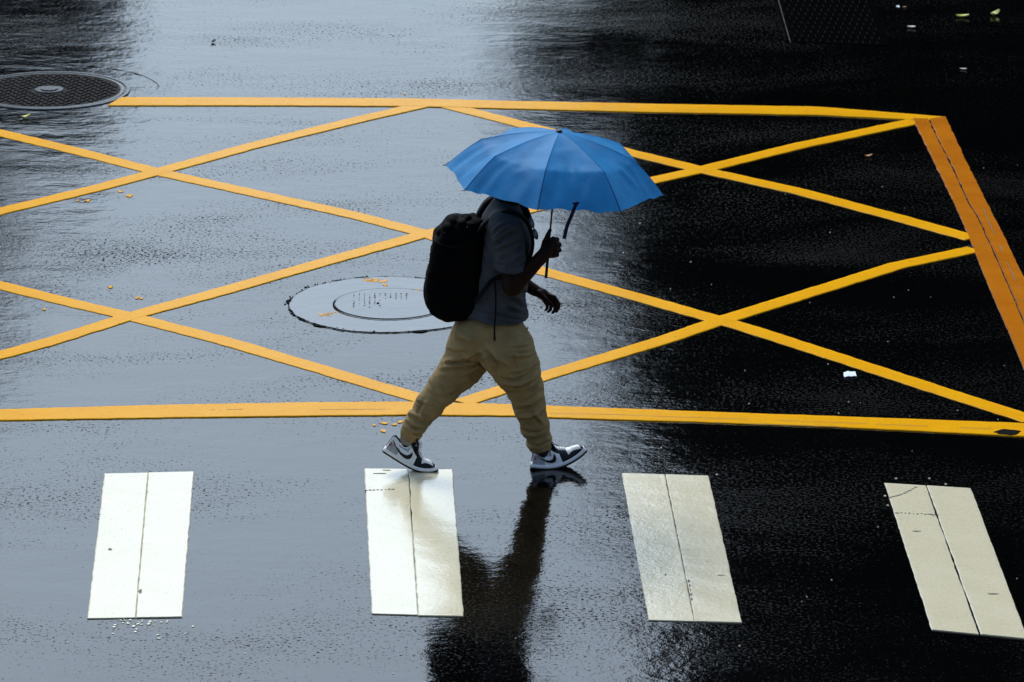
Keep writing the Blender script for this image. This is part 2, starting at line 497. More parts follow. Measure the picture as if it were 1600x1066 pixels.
mb = MB()
for (x, y, w, h) in [(188, 300, .014, .02), (203, 306.5, .02, .03), (137, 314, .018, .025), (122, 314, .007, .015), (172, 449, .014, .02), (214, 466, .01, .02),
                     (221, 467, .008, .02), (70, 484, .01, .02), (585, 665, .008, .015), (601, 662, .02, .02), (616, 664, .01, .02), (625, 659.5, .012, .02), (599, 674, .012, .03),
                     (632, 147, .008, .02), (500, 492, .006, .02)]:
    mb.add(*blob_ground(x, y, w, h, .0035, 12, .45))
tag(mb.build("yellow_paint_flakes", M['yellow'], None, False), "small yellow paint flakes left on the wet asphalt", "paint flakes", None, 'stuff')
mb = MB()
for k in range(34):
    x = random.gauss(215, 34); y = 969 + abs(random.gauss(0, 11))
    s = random.uniform(.003, .009)
    mb.add(*blob_ground(x, y, s, s * 1.3, .003, 7, .4))
for k in range(46):
    x, y = random.uniform(0, 1600), random.uniform(640, 1060)
    s = random.uniform(.0015, .0038)
    mb.add(*blob_ground(x, y, s, s * 1.5, .003, 6, .4))
for k in range(40):
    x, y = random.uniform(900, 1600), random.uniform(230, 740)
    s = random.uniform(.0015, .004)
    mb.add(*blob_ground(x, y, s, s * 1.5, .003, 6, .4))
for (x, y) in [(1087, 750), (1120, 742), (1400, 748), (1452, 748), (1478, 757), (1383, 775), (1387, 790)]:
    mb.add(*blob_ground(x, y, .006, .008, .003, 7, .4))
tag(mb.build("white_paint_flakes", M['white'], None, False), "tiny white paint crumbs scattered on the wet asphalt", "paint flakes", None, 'stuff')

# dark tar patch eating into the near border line
V, F = blob_ground(1575, 677.5, m(21), .05, .0090, 18, .15)
tag(mkobj("tar_patch", V, F, M['crack'], None, False), "black tar blob overlapping the near yellow border line", "tar patch")

# ------------------------------------------------------------------ manholes
def disc(c, r, z0, z1, n=64, rough=0.0, seed=0, r_in=None, freq=3):
    V = []; F = []
    def rr(k, R):
        a = 2 * math.pi * k / n
        return R + rough * (fl_noise(math.cos(a) * freq, math.sin(a) * freq, seed) + .5 * fl_noise(math.cos(a) * freq * 4, math.sin(a) * freq * 4, seed + 3) + .3 * fl_noise(math.cos(a) * freq * 14, math.sin(a) * freq * 14, seed + 5))
    for k in range(n):
        a = 2 * math.pi * k / n
        R = rr(k, r)
        V += [(c[0] + R * math.cos(a), c[1] + R * math.sin(a), z0), (c[0] + (R - .003) * math.cos(a), c[1] + (R - .003) * math.sin(a), z1)]
    for k in range(n):
        k2 = (k + 1) % n
        F.append([2 * k, 2 * k2, 2 * k2 + 1, 2 * k + 1])
    if r_in is None:
        F.append([2 * k + 1 for k in range(n)])
    else:
        b = len(V)
        for k in range(n):
            a = 2 * math.pi * k / n
            V += [(c[0] + r_in * math.cos(a), c[1] + r_in * math.sin(a), z1), (c[0] + r_in * math.cos(a), c[1] + r_in * math.sin(a), z0)]
        for k in range(n):
            k2 = (k + 1) % n
            F.append([2 * k + 1, 2 * k2 + 1, b + 2 * k2, b + 2 * k])
            F.append([b + 2 * k, b + 2 * k2, b + 2 * k2 + 1, b + 2 * k + 1])
    return V, F
def gw(px, py): return FPX / float(np.dot(G(px, py) - CPOS, FWD))
# 1: dark patterned cast iron cover
c1 = G(77, 142); s1 = gw(77, 142)
mh1 = empty("manhole_cover", tuple(c1))
tag(mh1, "dark studded cast iron manhole cover at the end of the far yellow line", "manhole cover")
mb = MB(); mb.add(*disc(c1, 127 / s1, -.002, .007, 72, r_in=120.5 / s1)); mb.build("frame", M['ironwet'], mh1, False)
mb = MB(); mb.add(*disc(c1, 118.5 / s1, -.002, .005, 72, r_in=112 / s1)); mb.build("rim", M['ironwet'], mh1, False)
mb = MB(); R1 = 111 / s1
mb.add(*disc(c1, R1, -.002, .003, 64))
q = .052
for i in range(-11, 12):
    for j in range(-11, 12):
        x, y = (i + .5 * (j % 2)) * q, j * q * .86
        rr_ = math.hypot(x, y)
        if rr_ > R1 - .03 or rr_ < .115: continue
        Vb, Fb = box((0, 0, .0055), (.036, .016, .007))
        a = math.radians(35 if (i + j) % 2 else -35)
        Vb = [(c1[0] + x + v[0] * math.cos(a) - v[1] * math.sin(a), c1[1] + y + v[0] * math.sin(a) + v[1] * math.cos(a), v[2]) for v in Vb]
        mb.add(Vb, Fb)
mb.build("lid", M['iron'], mh1, False)
mb = MB()
for r_, z_ in ((.095, .012), (.06, .018)):
    mb.add(*disc(c1, r_, 0, z_, 32))
mb.build("boss", M['ironwet'], mh1, False)
# faint ring of an old repair round it
arc = []
for k in range(46):
    a = math.radians(8 + k * 1.7); Rk = 172 / s1 + .006 * fl_noise(k * .3, 2.0)
    arc.append((c1[0] + Rk * math.cos(a), c1[1] + Rk * math.sin(a), .0005))
mb = MB(); mb.add(*tube(arc, [.001 + .005 * max(0, fl_noise(k * .23, 7.0) + .25) for k in range(46)], 6)); mb.build("repair_joint", M['crack'], mh1, False)

# 2: wet cover in a ragged round patch
c2 = G(610, 476); s2 = gw(610, 476)
mh2 = empty("manhole_cover", tuple(c2))
tag(mh2, "wet manhole cover set in a ragged round patch of repaired asphalt behind the walker", "manhole cover")
mb = MB()
V, F = disc(c2, 161 / s2, -.002, .0030, 220, .020, 8, freq=1.5)
mb.add(V, F)
for (x, y, w, h) in [(575, 438.5, .05, .03), (587, 439.5, .06, .04), (598, 441, .04, .05), (601, 446, .03, .04), (504, 494, .03, .03), (513, 493, .04, .02), (523, 490, .02, .03), (530, 487, .02, .02), (651, 453.5, .03, .02)]:
    for q in range(9):
        mb.add(*blob_ground(x + random.gauss(0, 3.5), y + random.gauss(0, 1.3), w * .22, h * .2, .0036 + random.random() * .0012, 9, .6), 1)
mb.build("collar", [M['patch'], M['yellow']], mh2, False)
mb = MB()       # crumbled joint round the patch, wider in places
n = 260; Vr = []; Fr = []
for k in range(n):
    a = 2 * math.pi * k / n
    R = 161 / s2 + .020 * (fl_noise(math.cos(a) * 1.5, math.sin(a) * 1.5, 8) + .5 * fl_noise(math.cos(a) * 6, math.sin(a) * 6, 11) + .3 * fl_noise(math.cos(a) * 21, math.sin(a) * 21, 13))
    w = .0022 + .010 * max(0, -math.sin(a)) + .036 * max(0, fl_noise(math.cos(a) * 5, math.sin(a) * 5, 21)) + .008 * fl_noise(math.cos(a) * 22, math.sin(a) * 22, 22) + .008 * fl_noise(math.cos(a) * 60, math.sin(a) * 60, 23)
    w = max(.0012, w)
    Vr += [(c2[0] + (R - .3 * w) * math.cos(a), c2[1] + (R - .3 * w) * math.sin(a), .0042), (c2[0] + (R + w) * math.cos(a), c2[1] + (R + w) * math.sin(a), .0042)]
for k in range(n):
    k2 = (k + 1) % n
    Fr.append([2 * k, 2 * k + 1, 2 * k2 + 1, 2 * k2])
mb.add(Vr, Fr)
for q in range(80):
    a = math.radians(random.choice([random.gauss(195, 35), random.gauss(250, 30), random.gauss(120, 30)]))
    x, y = 610 + (161 + random.gauss(1.5, 2.5)) * math.cos(a), 476 - (161 + random.gauss(2, 4)) * .27 * math.sin(a)
    mb.add(*blob_ground(x, y, random.uniform(.0015, .0045), random.uniform(.002, .008), .0043, 6, .4))
mb.build("crumbled_joint", M['crack'], mh2, False)

mb = MB(); n = 120; Vr = []; Fr = []
for k in range(n):
    a = 2 * math.pi * k / n
    w = .0035 + .009 * max(0, -math.sin(a + .3)) ** .7
    R = 88 / s2
    Vr += [(c2[0] + (R - w * .2) * math.cos(a), c2[1] + (R - w * .2) * math.sin(a), .0075), (c2[0] + (R + w) * math.cos(a), c2[1] + (R + w) * math.sin(a), .0075)]
for k in range(n):
    k2 = (k + 1) % n
    Fr.append([2 * k, 2 * k + 1, 2 * k2 + 1, 2 * k2])
mb.add(Vr, Fr); mb.build("lid_gap", M['crack'], mh2, False)
mb = MB(); mb.add(*disc(c2, 87 / s2, -.002, .0065, 96))
for i in range(11):
    for j in range(9):
        if random.random() < .25: continue
        x = 553 + i * 8.2 + random.uniform(-.5, .5); y = 461 + j * 2.6
        if i > 5 and j > 3: continue
        mb.add(*blob_ground(x, y, .0045 * random.uniform(.3, 1.3), .007 * random.uniform(.3, 1.3), .0078, 6, .3), 1)
mb.add(*blob_ground(590.5, 476, .008, .02, .0078, 8, .3), 1)
mb.build("lid", [M['patch'], M['crack']], mh2, False)

# 3: drain plate far in the dark
dg = empty("drain_plate", tuple(G(1300, 35)))
tag(dg, "black studded metal drain plate almost lost on the dark wet road", "drain plate")
ca, cb, cc, cd = G(1235, 66), G(1390, 72), G(1350, -40), G(1205, -40)
def quad_at(u, v): return (ca * (1 - u) + cb * u) * (1 - v) + (cd * (1 - u) + cc * u) * v
mb = MB()
V = [(*quad_at(u, v)[:2], z) for z in (.006, -.002) for u, v in ((0, 0), (1, 0), (1, 1), (0, 1))]
mb.add(V, [[0, 1, 2, 3], [0, 4, 5, 1], [1, 5, 6, 2], [2, 6, 7, 3], [3, 7, 4, 0]])
for i in range(13):
    for j in range(16):
        p = quad_at((i + .5 + .5 * (j % 2)) / 14, (j + .5) / 16)
        mb.add([(p[0] + .009 * math.cos(a) , p[1] + .016 * math.sin(a), z) for z in (.005, .013) for a in np.linspace(0, 2 * math.pi, 7)[:-1]],
               [[6, 7, 8, 9, 10, 11]] + [[k, (k + 1) % 6, (k + 1) % 6 + 6, k + 6] for k in range(6)], 1)
mb.build("plate", [M['plate'], M['plate']], dg, False)
mb = MB(); mb.add(*tube([quad_at(-.03, t) + np.array([0, 0, .006]) for t in (0, .3, .6, 1)], .012, 6)); mb.build("edge_bar", M['plate'], dg, False)

# ------------------------------------------------------------------ leaves and litter
def leaf(px, py, L, W, ang, curl, mat, lab, nm="fallen_leaf"):
    c = G(px, py)
    V = []; F = []
    n = 10
    for i in range(n + 1):
        t = i / n
        w = W * math.sin(math.pi * min(1, t * .94 + .03)) ** .8
        x = (t - .5) * L
        z = .004 + curl * L * (abs(t - .45) * 2) ** 2 * .5
        for s in (-1, 0, 1):
            yy = s * w / 2 + .18 * L * math.sin(math.pi * t)
            zz = z + (abs(s) * .25 * W)
            V.append((c[0] + x * math.cos(ang) - yy * math.sin(ang), c[1] + x * math.sin(ang) + yy * math.cos(ang), zz))
    for i in range(n):
        for k in range(2):
            F.append([i * 3 + k, (i + 1) * 3 + k, (i + 1) * 3 + k + 1, i * 3 + k + 1])
    o = mkobj(nm, V, F, mat, None, True)
    md = o.modifiers.new("thickness", 'SOLIDIFY'); md.thickness = .0012
    tag(o, lab, "leaf", "fallen leaves on the wet road")
leaf(40, 185, .062, .030, .5, .45, M['leafy'], "yellow-green curled leaf just below the studded manhole cover")
leaf(334, 67, .035, .030, .9, .6, M['leafd'], "small brown curled leaf on the bright wet road above the yellow border")
leaf(1556, 25, .085, .05, .9, .5, M['leafy'], "yellow-green leaf curled upward, farther of the yellow pair")
leaf(1504, 28, .085, .045, -.05, .25, M['leafy'], "flat yellow-green leaf lying beside the curled yellow leaf")
leaf(1424, 44.5, .055, .035, -.35, .2, M['leafp'], "pale cream leaf between the drain plate and the yellow leaves")
leaf(1505, 109.5, .045, .02, -.4, .2, M['leafp'], "narrow pale leaf lying alone beyond the box's far corner")
leaf(1357, 246, .045, .028, .25, .4, M['leafo'], "dull tan leaf lying inside the box's right triangle")
leaf(1413, 12.5, .025, .018, 0, .2, M['leafo'], "tiny orange leaf scrap beside a white speck")
V, F = [], []
c = G(1327, 587)
for i in range(6):
    for j in range(4):
        V.append((c[0] + (i / 5 - .5) * .068 + .006 * random.random(), c[1] + (j / 3 - .5) * .085 + .02 * (i / 5 - .5) + .01 * random.random(), .006 + .012 * abs(fl_noise(i * .8, j * .9, 3))))
for i in range(5):
    for j in range(3):
        F.append([i * 4 + j, (i + 1) * 4 + j, (i + 1) * 4 + j + 1, i * 4 + j + 1])
o = mkobj("paper_scrap", V, F, M['paper'], None, False)
o.modifiers.new("thickness", 'SOLIDIFY').thickness = .0012
tag(o, "crumpled scrap of white paper on the black wet road", "paper scrap")
mb = MB(); mb.add(*blob_ground(1403, 10.5, .013, .025, .004, 9, .3))
tag(mb.build("paper_scrap", M['paper'], None, False), "tiny round white scrap near the far orange leaf scrap", "paper scrap")

# ------------------------------------------------------------------ implicit surfaces -> one continuous mesh (surface nets)
class Field:
    def __init__(s, lo, hi, h):
        s.lo = np.array(lo, float); s.h = h
        s.n = np.ceil((np.array(hi) - s.lo) / h).astype(int) + 1
        s.F = np.full(s.n, 1.0, np.float32)
    def region(s, lo, hi):
        a = np.clip(np.floor((np.array(lo) - s.lo) / s.h).astype(int), 0, s.n)
        b = np.clip(np.ceil((np.array(hi) - s.lo) / s.h).astype(int) + 1, 0, s.n)
        sl = tuple(slice(x, y) for x, y in zip(a, b))
        ax = [s.lo[i] + s.h * np.arange(a[i], b[i]) for i in range(3)]
        X, Y, Z = np.meshgrid(*ax, indexing='ij')
        return sl, X, Y, Z
    def blend(s, sl, d, k):
        f = s.F[sl]
        if k <= 0: s.F[sl] = np.minimum(f, d); return
        hh = np.clip(.5 + .5 * (f - d) / k, 0, 1)
        s.F[sl] = f * (1 - hh) + d * hh - k * hh * (1 - hh)
    def cone(s, a, b, r1, r2, k=.01, ys=1.0, sub=False):
        """rounded cone a-b; YS stretches it sideways (depth axis)"""
        a = np.array(a, float); b = np.array(b, float)
        R = max(r1, r2) * max(1, ys) + k + 3 * s.h + .01
        sl, X, Y, Z = s.region(np.minimum(a, b) - R, np.maximum(a, b) + R)
        if X.size == 0: return
        yc = (a[1] + b[1]) / 2
        a2 = a.copy(); b2 = b.copy()
        a2[1] = yc + (a[1] - yc) / ys; b2[1] = yc + (b[1] - yc) / ys
        Y = yc + (Y - yc) / ys
        ba = b2 - a2; L = float(ba @ ba) + 1e-12
        t = np.clip(((X - a2[0]) * ba[0] + (Y - a2[1]) * ba[1] + (Z - a2[2]) * ba[2]) / L, 0, 1)
        d = np.sqrt((X - a2[0] - t * ba[0]) ** 2 + (Y - a2[1] - t * ba[1]) ** 2 + (Z - a2[2] - t * ba[2]) ** 2) - (r1 + (r2 - r1) * t)
        if sub:
            s.F[sl] = np.maximum(s.F[sl], -d)
        else:
            s.blend(sl, d.astype(np.float32), k)
    def chain(s, pts, k=.01, ys=1.0):
        for (p, r), (q, r2) in zip(pts[:-1], pts[1:]): s.cone(p, q, r, r2, k, ys)
    def ell(s, c, r, k=.01):
        c = np.array(c, float); r = np.array(r, float)
        R = r + k + 3 * s.h + .01
        sl, X, Y, Z = s.region(c - R, c + R)
        q = np.sqrt(((X - c[0]) / r[0]) ** 2 + ((Y - c[1]) / r[1]) ** 2 + ((Z - c[2]) / r[2]) ** 2)
        s.blend(sl, ((q - 1) * r.min()).astype(np.float32), k)
    def cut(s, p, nrm):
        """remove the side the normal points to"""
        nrm = np.array(nrm, float) / np.linalg.norm(nrm); p = np.array(p, float)
        ax = [s.lo[i] + s.h * np.arange(s.n[i]) for i in range(3)]
        d = (ax[0] - p[0])[:, None, None] * nrm[0] + (ax[1] - p[1])[None, :, None] * nrm[1] + (ax[2] - p[2])[None, None, :] * nrm[2]
        s.F = np.maximum(s.F, d.astype(np.float32))
    def mesh(s, relax=1):
        F = s.F; n = F.shape
        ins = F < 0
        corners = [(i, j, k) for i in (0, 1) for j in (0, 1) for k in (0, 1)]
        def C(A, c): return A[c[0]:n[0] - 1 + c[0], c[1]:n[1] - 1 + c[1], c[2]:n[2] - 1 + c[2]]
        cnt = sum(C(ins, c).astype(np.int8) for c in corners)
        act = (cnt > 0) & (cnt < 8)
        idx = np.argwhere(act)
        vid = np.full(act.shape, -1, np.int64); vid[act] = np.arange(len(idx))
        acc = np.zeros((len(idx), 3)); num = np.zeros(len(idx))
        vals = {c: F[idx[:, 0] + c[0], idx[:, 1] + c[1], idx[:, 2] + c[2]].astype(float) for c in corners}
        for c in corners:
            for ax in range(3):
                if c[ax]: continue
                e = list(c); e[ax] = 1; e = tuple(e)
                v0, v1 = vals[c], vals[e]
                cr = (v0 < 0) != (v1 < 0)
                t = np.where(cr, v0 / np.where(cr, v0 - v1, 1), 0)
                pt = np.tile(np.array(c, float), (len(idx), 1)); pt[:, ax] = t
                acc[cr] += pt[cr]; num[cr] += 1
        V = s.lo + s.h * (idx + acc / num[:, None])
        quads = []
        for ax in range(3):
            a1, a2 = (ax + 1) % 3, (ax + 2) % 3
            sa = [slice(None)] * 3; sb = [slice(None)] * 3
            sa[ax] = slice(0, n[ax] - 1); sb[ax] = slice(1, n[ax])
            A, B = ins[tuple(sa)], ins[tuple(sb)]
            ch = np.argwhere(A != B)
            ok = (ch[:, a1] > 0) & (ch[:, a2] > 0) & (ch[:, a1] < n[a1] - 1) & (ch[:, a2] < n[a2] - 1)
            ch = ch[ok]
            flip = B[tuple(ch.T)]
            def cell(d1, d2):
                q = ch.copy(); q[:, a1] += d1; q[:, a2] += d2
                return vid[tuple(q.T)]
            Q = np.stack([cell(-1, -1), cell(0, -1), cell(0, 0), cell(-1, 0)], 1)
            Q[flip] = Q[flip][:, ::-1]
            quads.append(Q)
        Q = np.concatenate(quads)
        for _ in range(relax):
            S = np.zeros_like(V); c_ = np.zeros(len(V))
            for i in range(4):
                np.add.at(S, Q[:, i], V[Q[:, (i + 1) % 4]]); np.add.at(c_, Q[:, i], 1)
                np.add.at(S, Q[:, i], V[Q[:, (i - 1) % 4]]); np.add.at(c_, Q[:, i], 1)
            V = V * .5 + .5 * S / np.maximum(c_, 1)[:, None]
        return V, Q
def vnormals(V, Q):
    N = np.zeros_like(V)
    n = np.cross(V[Q[:, 2]] - V[Q[:, 0]], V[Q[:, 3]] - V[Q[:, 1]])
    for i in range(4): np.add.at(N, Q[:, i], n)
    return N / (np.linalg.norm(N, axis=1)[:, None] + 1e-12)
def nz(v): return np.array([mnoise.noise(Vector(x)) for x in v])
def ridge(v):                    # sharp creases between soft rolls
    q = nz(v)
    return .9 - 2.1 * np.sqrt(q * q + .012)

# ------------------------------------------------------------------ the walker
BASE = G(760, 737)
person = empty("person", tuple(BASE))
tag(person, "person in grey t-shirt and khaki joggers striding over the crosswalk under a blue umbrella", "person")
px_ = lambda v: v / SC

# joints (pixel, depth)
R_SH, R_EL, R_WR = P(795, 362, -.175), P(801, 447, -.215), P(845, 403, -.205)
L_SH, L_EL, L_WR = P(803, 326, .175), P(803, 433, .20), P(834, 453, .17)
HIP_R, HIP_L = P(787, 533, -.085), P(748, 522, .085)
KNEE_R, ANK_R = P(824, 612, -.01), P(846, 704, .075)
KNEE_L, ANK_L = P(687, 613, .05), P(632, 694, .013)

HD = P(803, 273, 0)              # head centre
def build_body():
    f = Field(np.array([P(560, 700)[0], YP - .42, -.02]), np.array([P(945, 700)[0], YP + .42, P(800, 225)[2] + .05]), .0045)
    # head and neck (facing +x)
    f.ell(HD + np.array([-.012, 0, .022]), (.088, .072, .088), .02)
    f.ell(HD + np.array([.022, 0, -.045]), (.062, .055, .062), .03)
    f.cone(HD + np.array([.03, 0, -.098]), HD + np.array([.052, 0, -.092]), .024, .020, .02)      # chin
    f.cone(HD + np.array([.074, 0, .004]), HD + np.array([.093, 0, -.030]), .008, .013, .012)   # nose
    for s in (-1, 1):
        f.cone(HD + np.array([.074, s * .012, .017]), HD + np.array([.060, s * .042, .017]), .009, .008, .008)  # brow
        f.ell(HD + np.array([-.012, s * .073, -.010]), (.017, .010, .030), .008)                # ear
        f.cone(HD + np.array([.055, s * .030, -.025]), HD + np.array([.020, s * .050, -.03]), .016, .014, .015) # cheek
    f.cone(HD + np.array([.082, -.016, -.060]), HD + np.array([.082, .016, -.060]), .006, .006, .006)  # lips
    f.cone(HD + np.array([.080, -.014, -.071]), HD + np.array([.080, .014, -.071]), .007, .007, .006)
    f.cone(HD + np.array([-.02, 0, -.04]), P(791, 336), .055, .062, .03)
    # trunk (under the clothes)
    f.chain([(P(789, 345), .075), (P(792, 375), .098), (P(786, 430), .102), (P(777, 475), .102), (P(770, 515), .11)], .03, 1.55)
    f.cone(P(792, 352, -.16), P(800, 340, .16), .05, .05, .04)
    # right arm and hand (near side)
    f.cone(R_SH, R_EL, .058, .048, .03); f.cone(R_EL, R_WR, .050, .032, .015)
    hw = [P(852, 395, -.198), P(859, 386, -.19)]
    f.cone(R_WR, hw[0], .031, .031, .012); f.cone(hw[0], hw[1], .031, .028, .012)
    mc = [(864, 374), (867.5, 382), (867.5, 390.5), (864, 398)]
    for i, (x, y) in enumerate(mc):
        r = [.0122, .0126, .0122, .0110][i]
        a = P(x, y, -.185)
        f.cone(hw[0], a, .018, r + .002, .008)
        b = P(x + 6.5, y + .5, -.165); c = P(x + 3, y + 2, -.128); e = P(x - 7.5, y + 3.5, -.118)
        f.cone(a, b, r + .001, r, .004); f.cone(b, c, r, r * .92, .003); f.cone(c, e, r * .92, r * .8, .003)
    t0, t1, t2, t3 = P(851, 392, -.170), P(852, 379, -.165), P(856, 368, -.163), P(859.5, 359.5, -.160)
    f.cone(t0, t1, .026, .0165, .012); f.cone(t1, t2, .0165, .0125, .006); f.cone(t2, t3, .0125, .0095, .003)
    # left arm and hand (far side, swinging forward)
    f.cone(L_SH, L_EL, .056, .042, .03); f.cone(L_EL, L_WR, .042, .0285, .015)
    k0 = P(848, 460, .155)
    f.cone(L_WR, k0, .026, .027, .012); f.cone(k0, P(858, 465, .15), .026, .020, .012)
    fing = [((866, 464.5, .125), (873, 475, .118), (872.5, 482, .12), (869.5, 487, .125), .0100),
            ((862, 467, .140), (868, 478, .135), (867, 485, .137), (863.5, 489, .14), .0100),
            ((856, 469, .155), (861, 478, .152), (860, 484, .153), (856, 487.5, .156), .0095),
            ((850, 470, .170), (855, 477, .170), (855, 482, .172), (852, 485, .174), .0085)]
    for (a, b, c, e, r) in fing:
        a, b, c, e = P(*a), P(*b), P(*c), P(*e)
        f.cone(k0, a, .019, r + .0015, .008)
        f.cone(a, b, r + .001, r, .003); f.cone(b, c, r, r * .92, .002); f.cone(c, e, r * .9, r * .75, .002)
    f.cone(P(842, 458, .14), P(853, 468, .112), .016, .012, .008); f.cone(P(853, 468, .112), P(861, 475, .104), .011, .0095, .003); f.cone(P(861, 475, .104), P(866, 480, .102), .0092, .0075, .002)
    # legs
    f.cone(HIP_R, KNEE_R, .085, .058, .03); f.cone(KNEE_R, ANK_R, .055, .036, .02)
    f.cone(HIP_L, KNEE_L, .085, .058, .03); f.cone(KNEE_L, ANK_L, .055, .036, .02)
    f.cone(ANK_R, P(848, 720, .075), .030, .022, .015); f.cone(P(848, 720, .075), P(880, 714, .09), .022, .018, .02)
    f.cone(ANK_L, P(622, 703, .013), .030, .022, .015); f.cone(P(622, 703, .013), P(652, 722, .013), .022, .018, .02)
    return f.mesh(1)
V, Q = build_body()
body = mkobj("body", V, Q, M['skin'], person, True)
# nails on the near thumb and far fingers
for (x, y, d) in [(872.8, 483.5, .112), (867.5, 486.5, .129)]:
    c = P(x, y, d)
    Vb = [c + np.array([.004 * math.cos(a), -.001, .006 * math.sin(a)]) for a in np.linspace(0, 2 * math.pi, 9)[:-1]]
    mkobj("finger_nail", Vb, [list(range(8))], M['nail'], person, True)
# eyes, hair
for s in (-1, 1):
    fe = Field(HD + np.array([.03, s * .032 - .03, -.03]), HD + np.array([.10, s * .032 + .03, .03]), .003)
    fe.ell(HD + np.array([.066, s * .031, -.001]), (.011, .013, .009), 0)
    V, Q = fe.mesh(1); mkobj("eye", V, Q, M['eye'], person, True)
fh = Field(HD + np.array([-.16, -.14, -.14]), HD + np.array([.14, .14, .17]), .005)
fh.ell(HD + np.array([-.018, 0, .030]), (.094, .080, .094), .01)
fh.ell(HD + np.array([-.045, 0, -.020]), (.062, .070, .055), .02)
fh.cut(HD + np.array([.060, 0, .045]), (1, 0, -.55))
fh.cut(HD + np.array([.03, 0, -.005]), (1, 0, -2.2))
V, Q = fh.mesh(2)
N = vnormals(V, Q); V = V + N * (.003 * nz(V * 90))[:, None]
mkobj("hair", V, Q, M['hair'], person, True)

def to_px(V):
    d = V - CPOS
    k = FPX / (d @ FWD)
    return np.stack([800 + (d @ RGT) * k, 533 - (d @ UPC) * k], 1)
def creases(V, N, lines):
    """cloth creases: a soft ridge above each traced line and a groove below it, on the flank the line was seen on"""
    p = to_px(V)
    view = CPOS - V; view /= np.linalg.norm(view, axis=1)[:, None]
    face = np.clip((N * view).sum(1) * 1.6 + .15, 0, 1)
    D = np.zeros(len(V)); mod = np.clip(.75 + 1.5 * nz(V * 8.5), .1, 1.5)
    for pts, amp, w in lines:
        pts = np.array(spline([np.array(q, float) for q in pts], 6)); n = len(pts)
        best = np.full(len(V), 1e9); sg = np.zeros(len(V)); tt = np.zeros(len(V))
        for i in range(n - 1):
            a, b = pts[i], pts[i + 1]; e = b - a; L = np.linalg.norm(e) + 1e-9
            t = np.clip(((p - a) @ e) / L ** 2, 0, 1)
            r = p - a - t[:, None] * e
            d = np.hypot(r[:, 0], r[:, 1]); k = d < best
            best[k] = d[k]; sg[k] = ((e[0] * r[:, 1] - e[1] * r[:, 0]) / L)[k]; tt[k] = (i + t[k]) / (n - 1)
        s_ = np.where(sg > 0, 1, -1) * best / w
        prof = -s_ * np.exp(.5 - .5 * s_ * s_) + .25 * np.exp(-.5 * (s_ + .9) ** 2)
        D += amp * .001 * prof * mod * np.sin(np.pi * np.clip(tt * .9 + .05, 0, 1)) ** .7
    return D * face
# ---- t-shirt
def build_shirt():
    lo, hi = np.array([P(690, 500)[0], YP - .36, P(800, 535)[2]]), np.array([P(875, 500)[0], YP + .36, P(800, 298)[2]])
    f = Field(lo, hi, .0045)
    f.chain([(P(788, 350), px_(30)), (P(791, 376), px_(40)), (P(787, 405), px_(41))], .03, 1.36)
    f.chain([(P(787, 405), px_(41)), (P(781, 440), px_(42)), (P(776, 470), px_(39)), (P(774, 492), px_(50)), (P(773, 520), px_(58))], .03, 1.26)
    f.cone(P(783, 350, -.13), P(795, 333, .13), .070, .066, .05)
    f.cone(P(779, 345), P(789, 322), .086, .070, .03)               # collar
    f.cut(P(775, 508, -.20), (-.07, -.02, -1))                      # hem
    for sh, el, r0, r1, hem in ((P(792, 359, -.165), P(800, 440, -.205), .080, .083, P(795, 425, -.245)), (P(801, 326, .165), P(803, 405, .20), .078, .075, P(803, 402, .2))):
        g = Field(lo, hi, .0045)
        g.cone(sh, el, r0, r1, 0)
        g.cut(hem, (-.03, .10, -1))
        f.blend((slice(None),) * 3, g.F, .022)
    # neck opening
    f.cone(P(790, 322), P(796, 300), .060, .066, 0, sub=True)
    return f.mesh(2)
V, Q = build_shirt()
N = vnormals(V, Q)
rel = V - P(785, 430)
# folds: diagonal on the sleeve, sagging sideways round the belly
sl_mask = np.clip((-(V[:, 1] - YP) - .12) / .05, 0, 1) * np.clip((V[:, 2] - P(800, 430, -.2)[2]) / .02, 0, 1)
c_, s_ = math.cos(math.radians(34)), math.sin(math.radians(34))
u1 = rel[:, 0] * c_ + rel[:, 2] * s_; w1 = -rel[:, 0] * s_ + rel[:, 2] * c_
fold_s = ridge(np.stack([u1 * 5, rel[:, 1] * 3, w1 * 30], 1))
c_, s_ = math.cos(math.radians(-22)), math.sin(math.radians(-22))
u2 = rel[:, 0] * c_ + rel[:, 2] * s_; w2 = -rel[:, 0] * s_ + rel[:, 2] * c_
fold_b = ridge(np.stack([u2 * 6 + 3, rel[:, 1] * 5, w2 * 24 + 7], 1))
low = np.clip((P(785, 430)[2] - V[:, 2]) / .12, .15, 1)
V = V + N * (sl_mask * (fold_s - .38) * .004 + (1 - sl_mask) * (fold_b - .38) * .012 * low)[:, None]
SL = [([(771, 366), (780, 355), (792, 350)], 5, 2.6), ([(773, 376), (785, 362), (801, 354)], 6, 2.8), ([(773, 383), (788, 368), (807, 357)], 6, 2.8), ([(775, 392), (790, 384), (802, 378)], 5, 2.4),
      ([(779, 407), (797, 393), (814, 383)], 7, 3), ([(793, 416), (806, 404), (816, 395)], 6, 2.8), ([(803, 417), (812, 411), (820, 408)], 4, 2.4), ([(776, 412), (785, 411), (796, 415)], 2.5, 2.2),
      ([(778, 456), (800, 464), (818, 478)], 6, 3), ([(755, 470), (785, 477), (817, 489)], 7, 3.2), ([(748, 483), (780, 490), (822, 499)], 6, 3), ([(757, 442), (768, 452), (778, 468)], 5, 3), ([(760, 458), (772, 470), (800, 474)], 5, 2.8),
      ([(756, 395), (761, 410), (770, 424)], 4, 3), ([(757, 372), (763, 386), (768, 402)], 4, 3), ([(765, 497), (790, 502), (815, 506)], 3.5, 2.4), ([(800, 446), (812, 450), (822, 458)], 5, 2.6)]
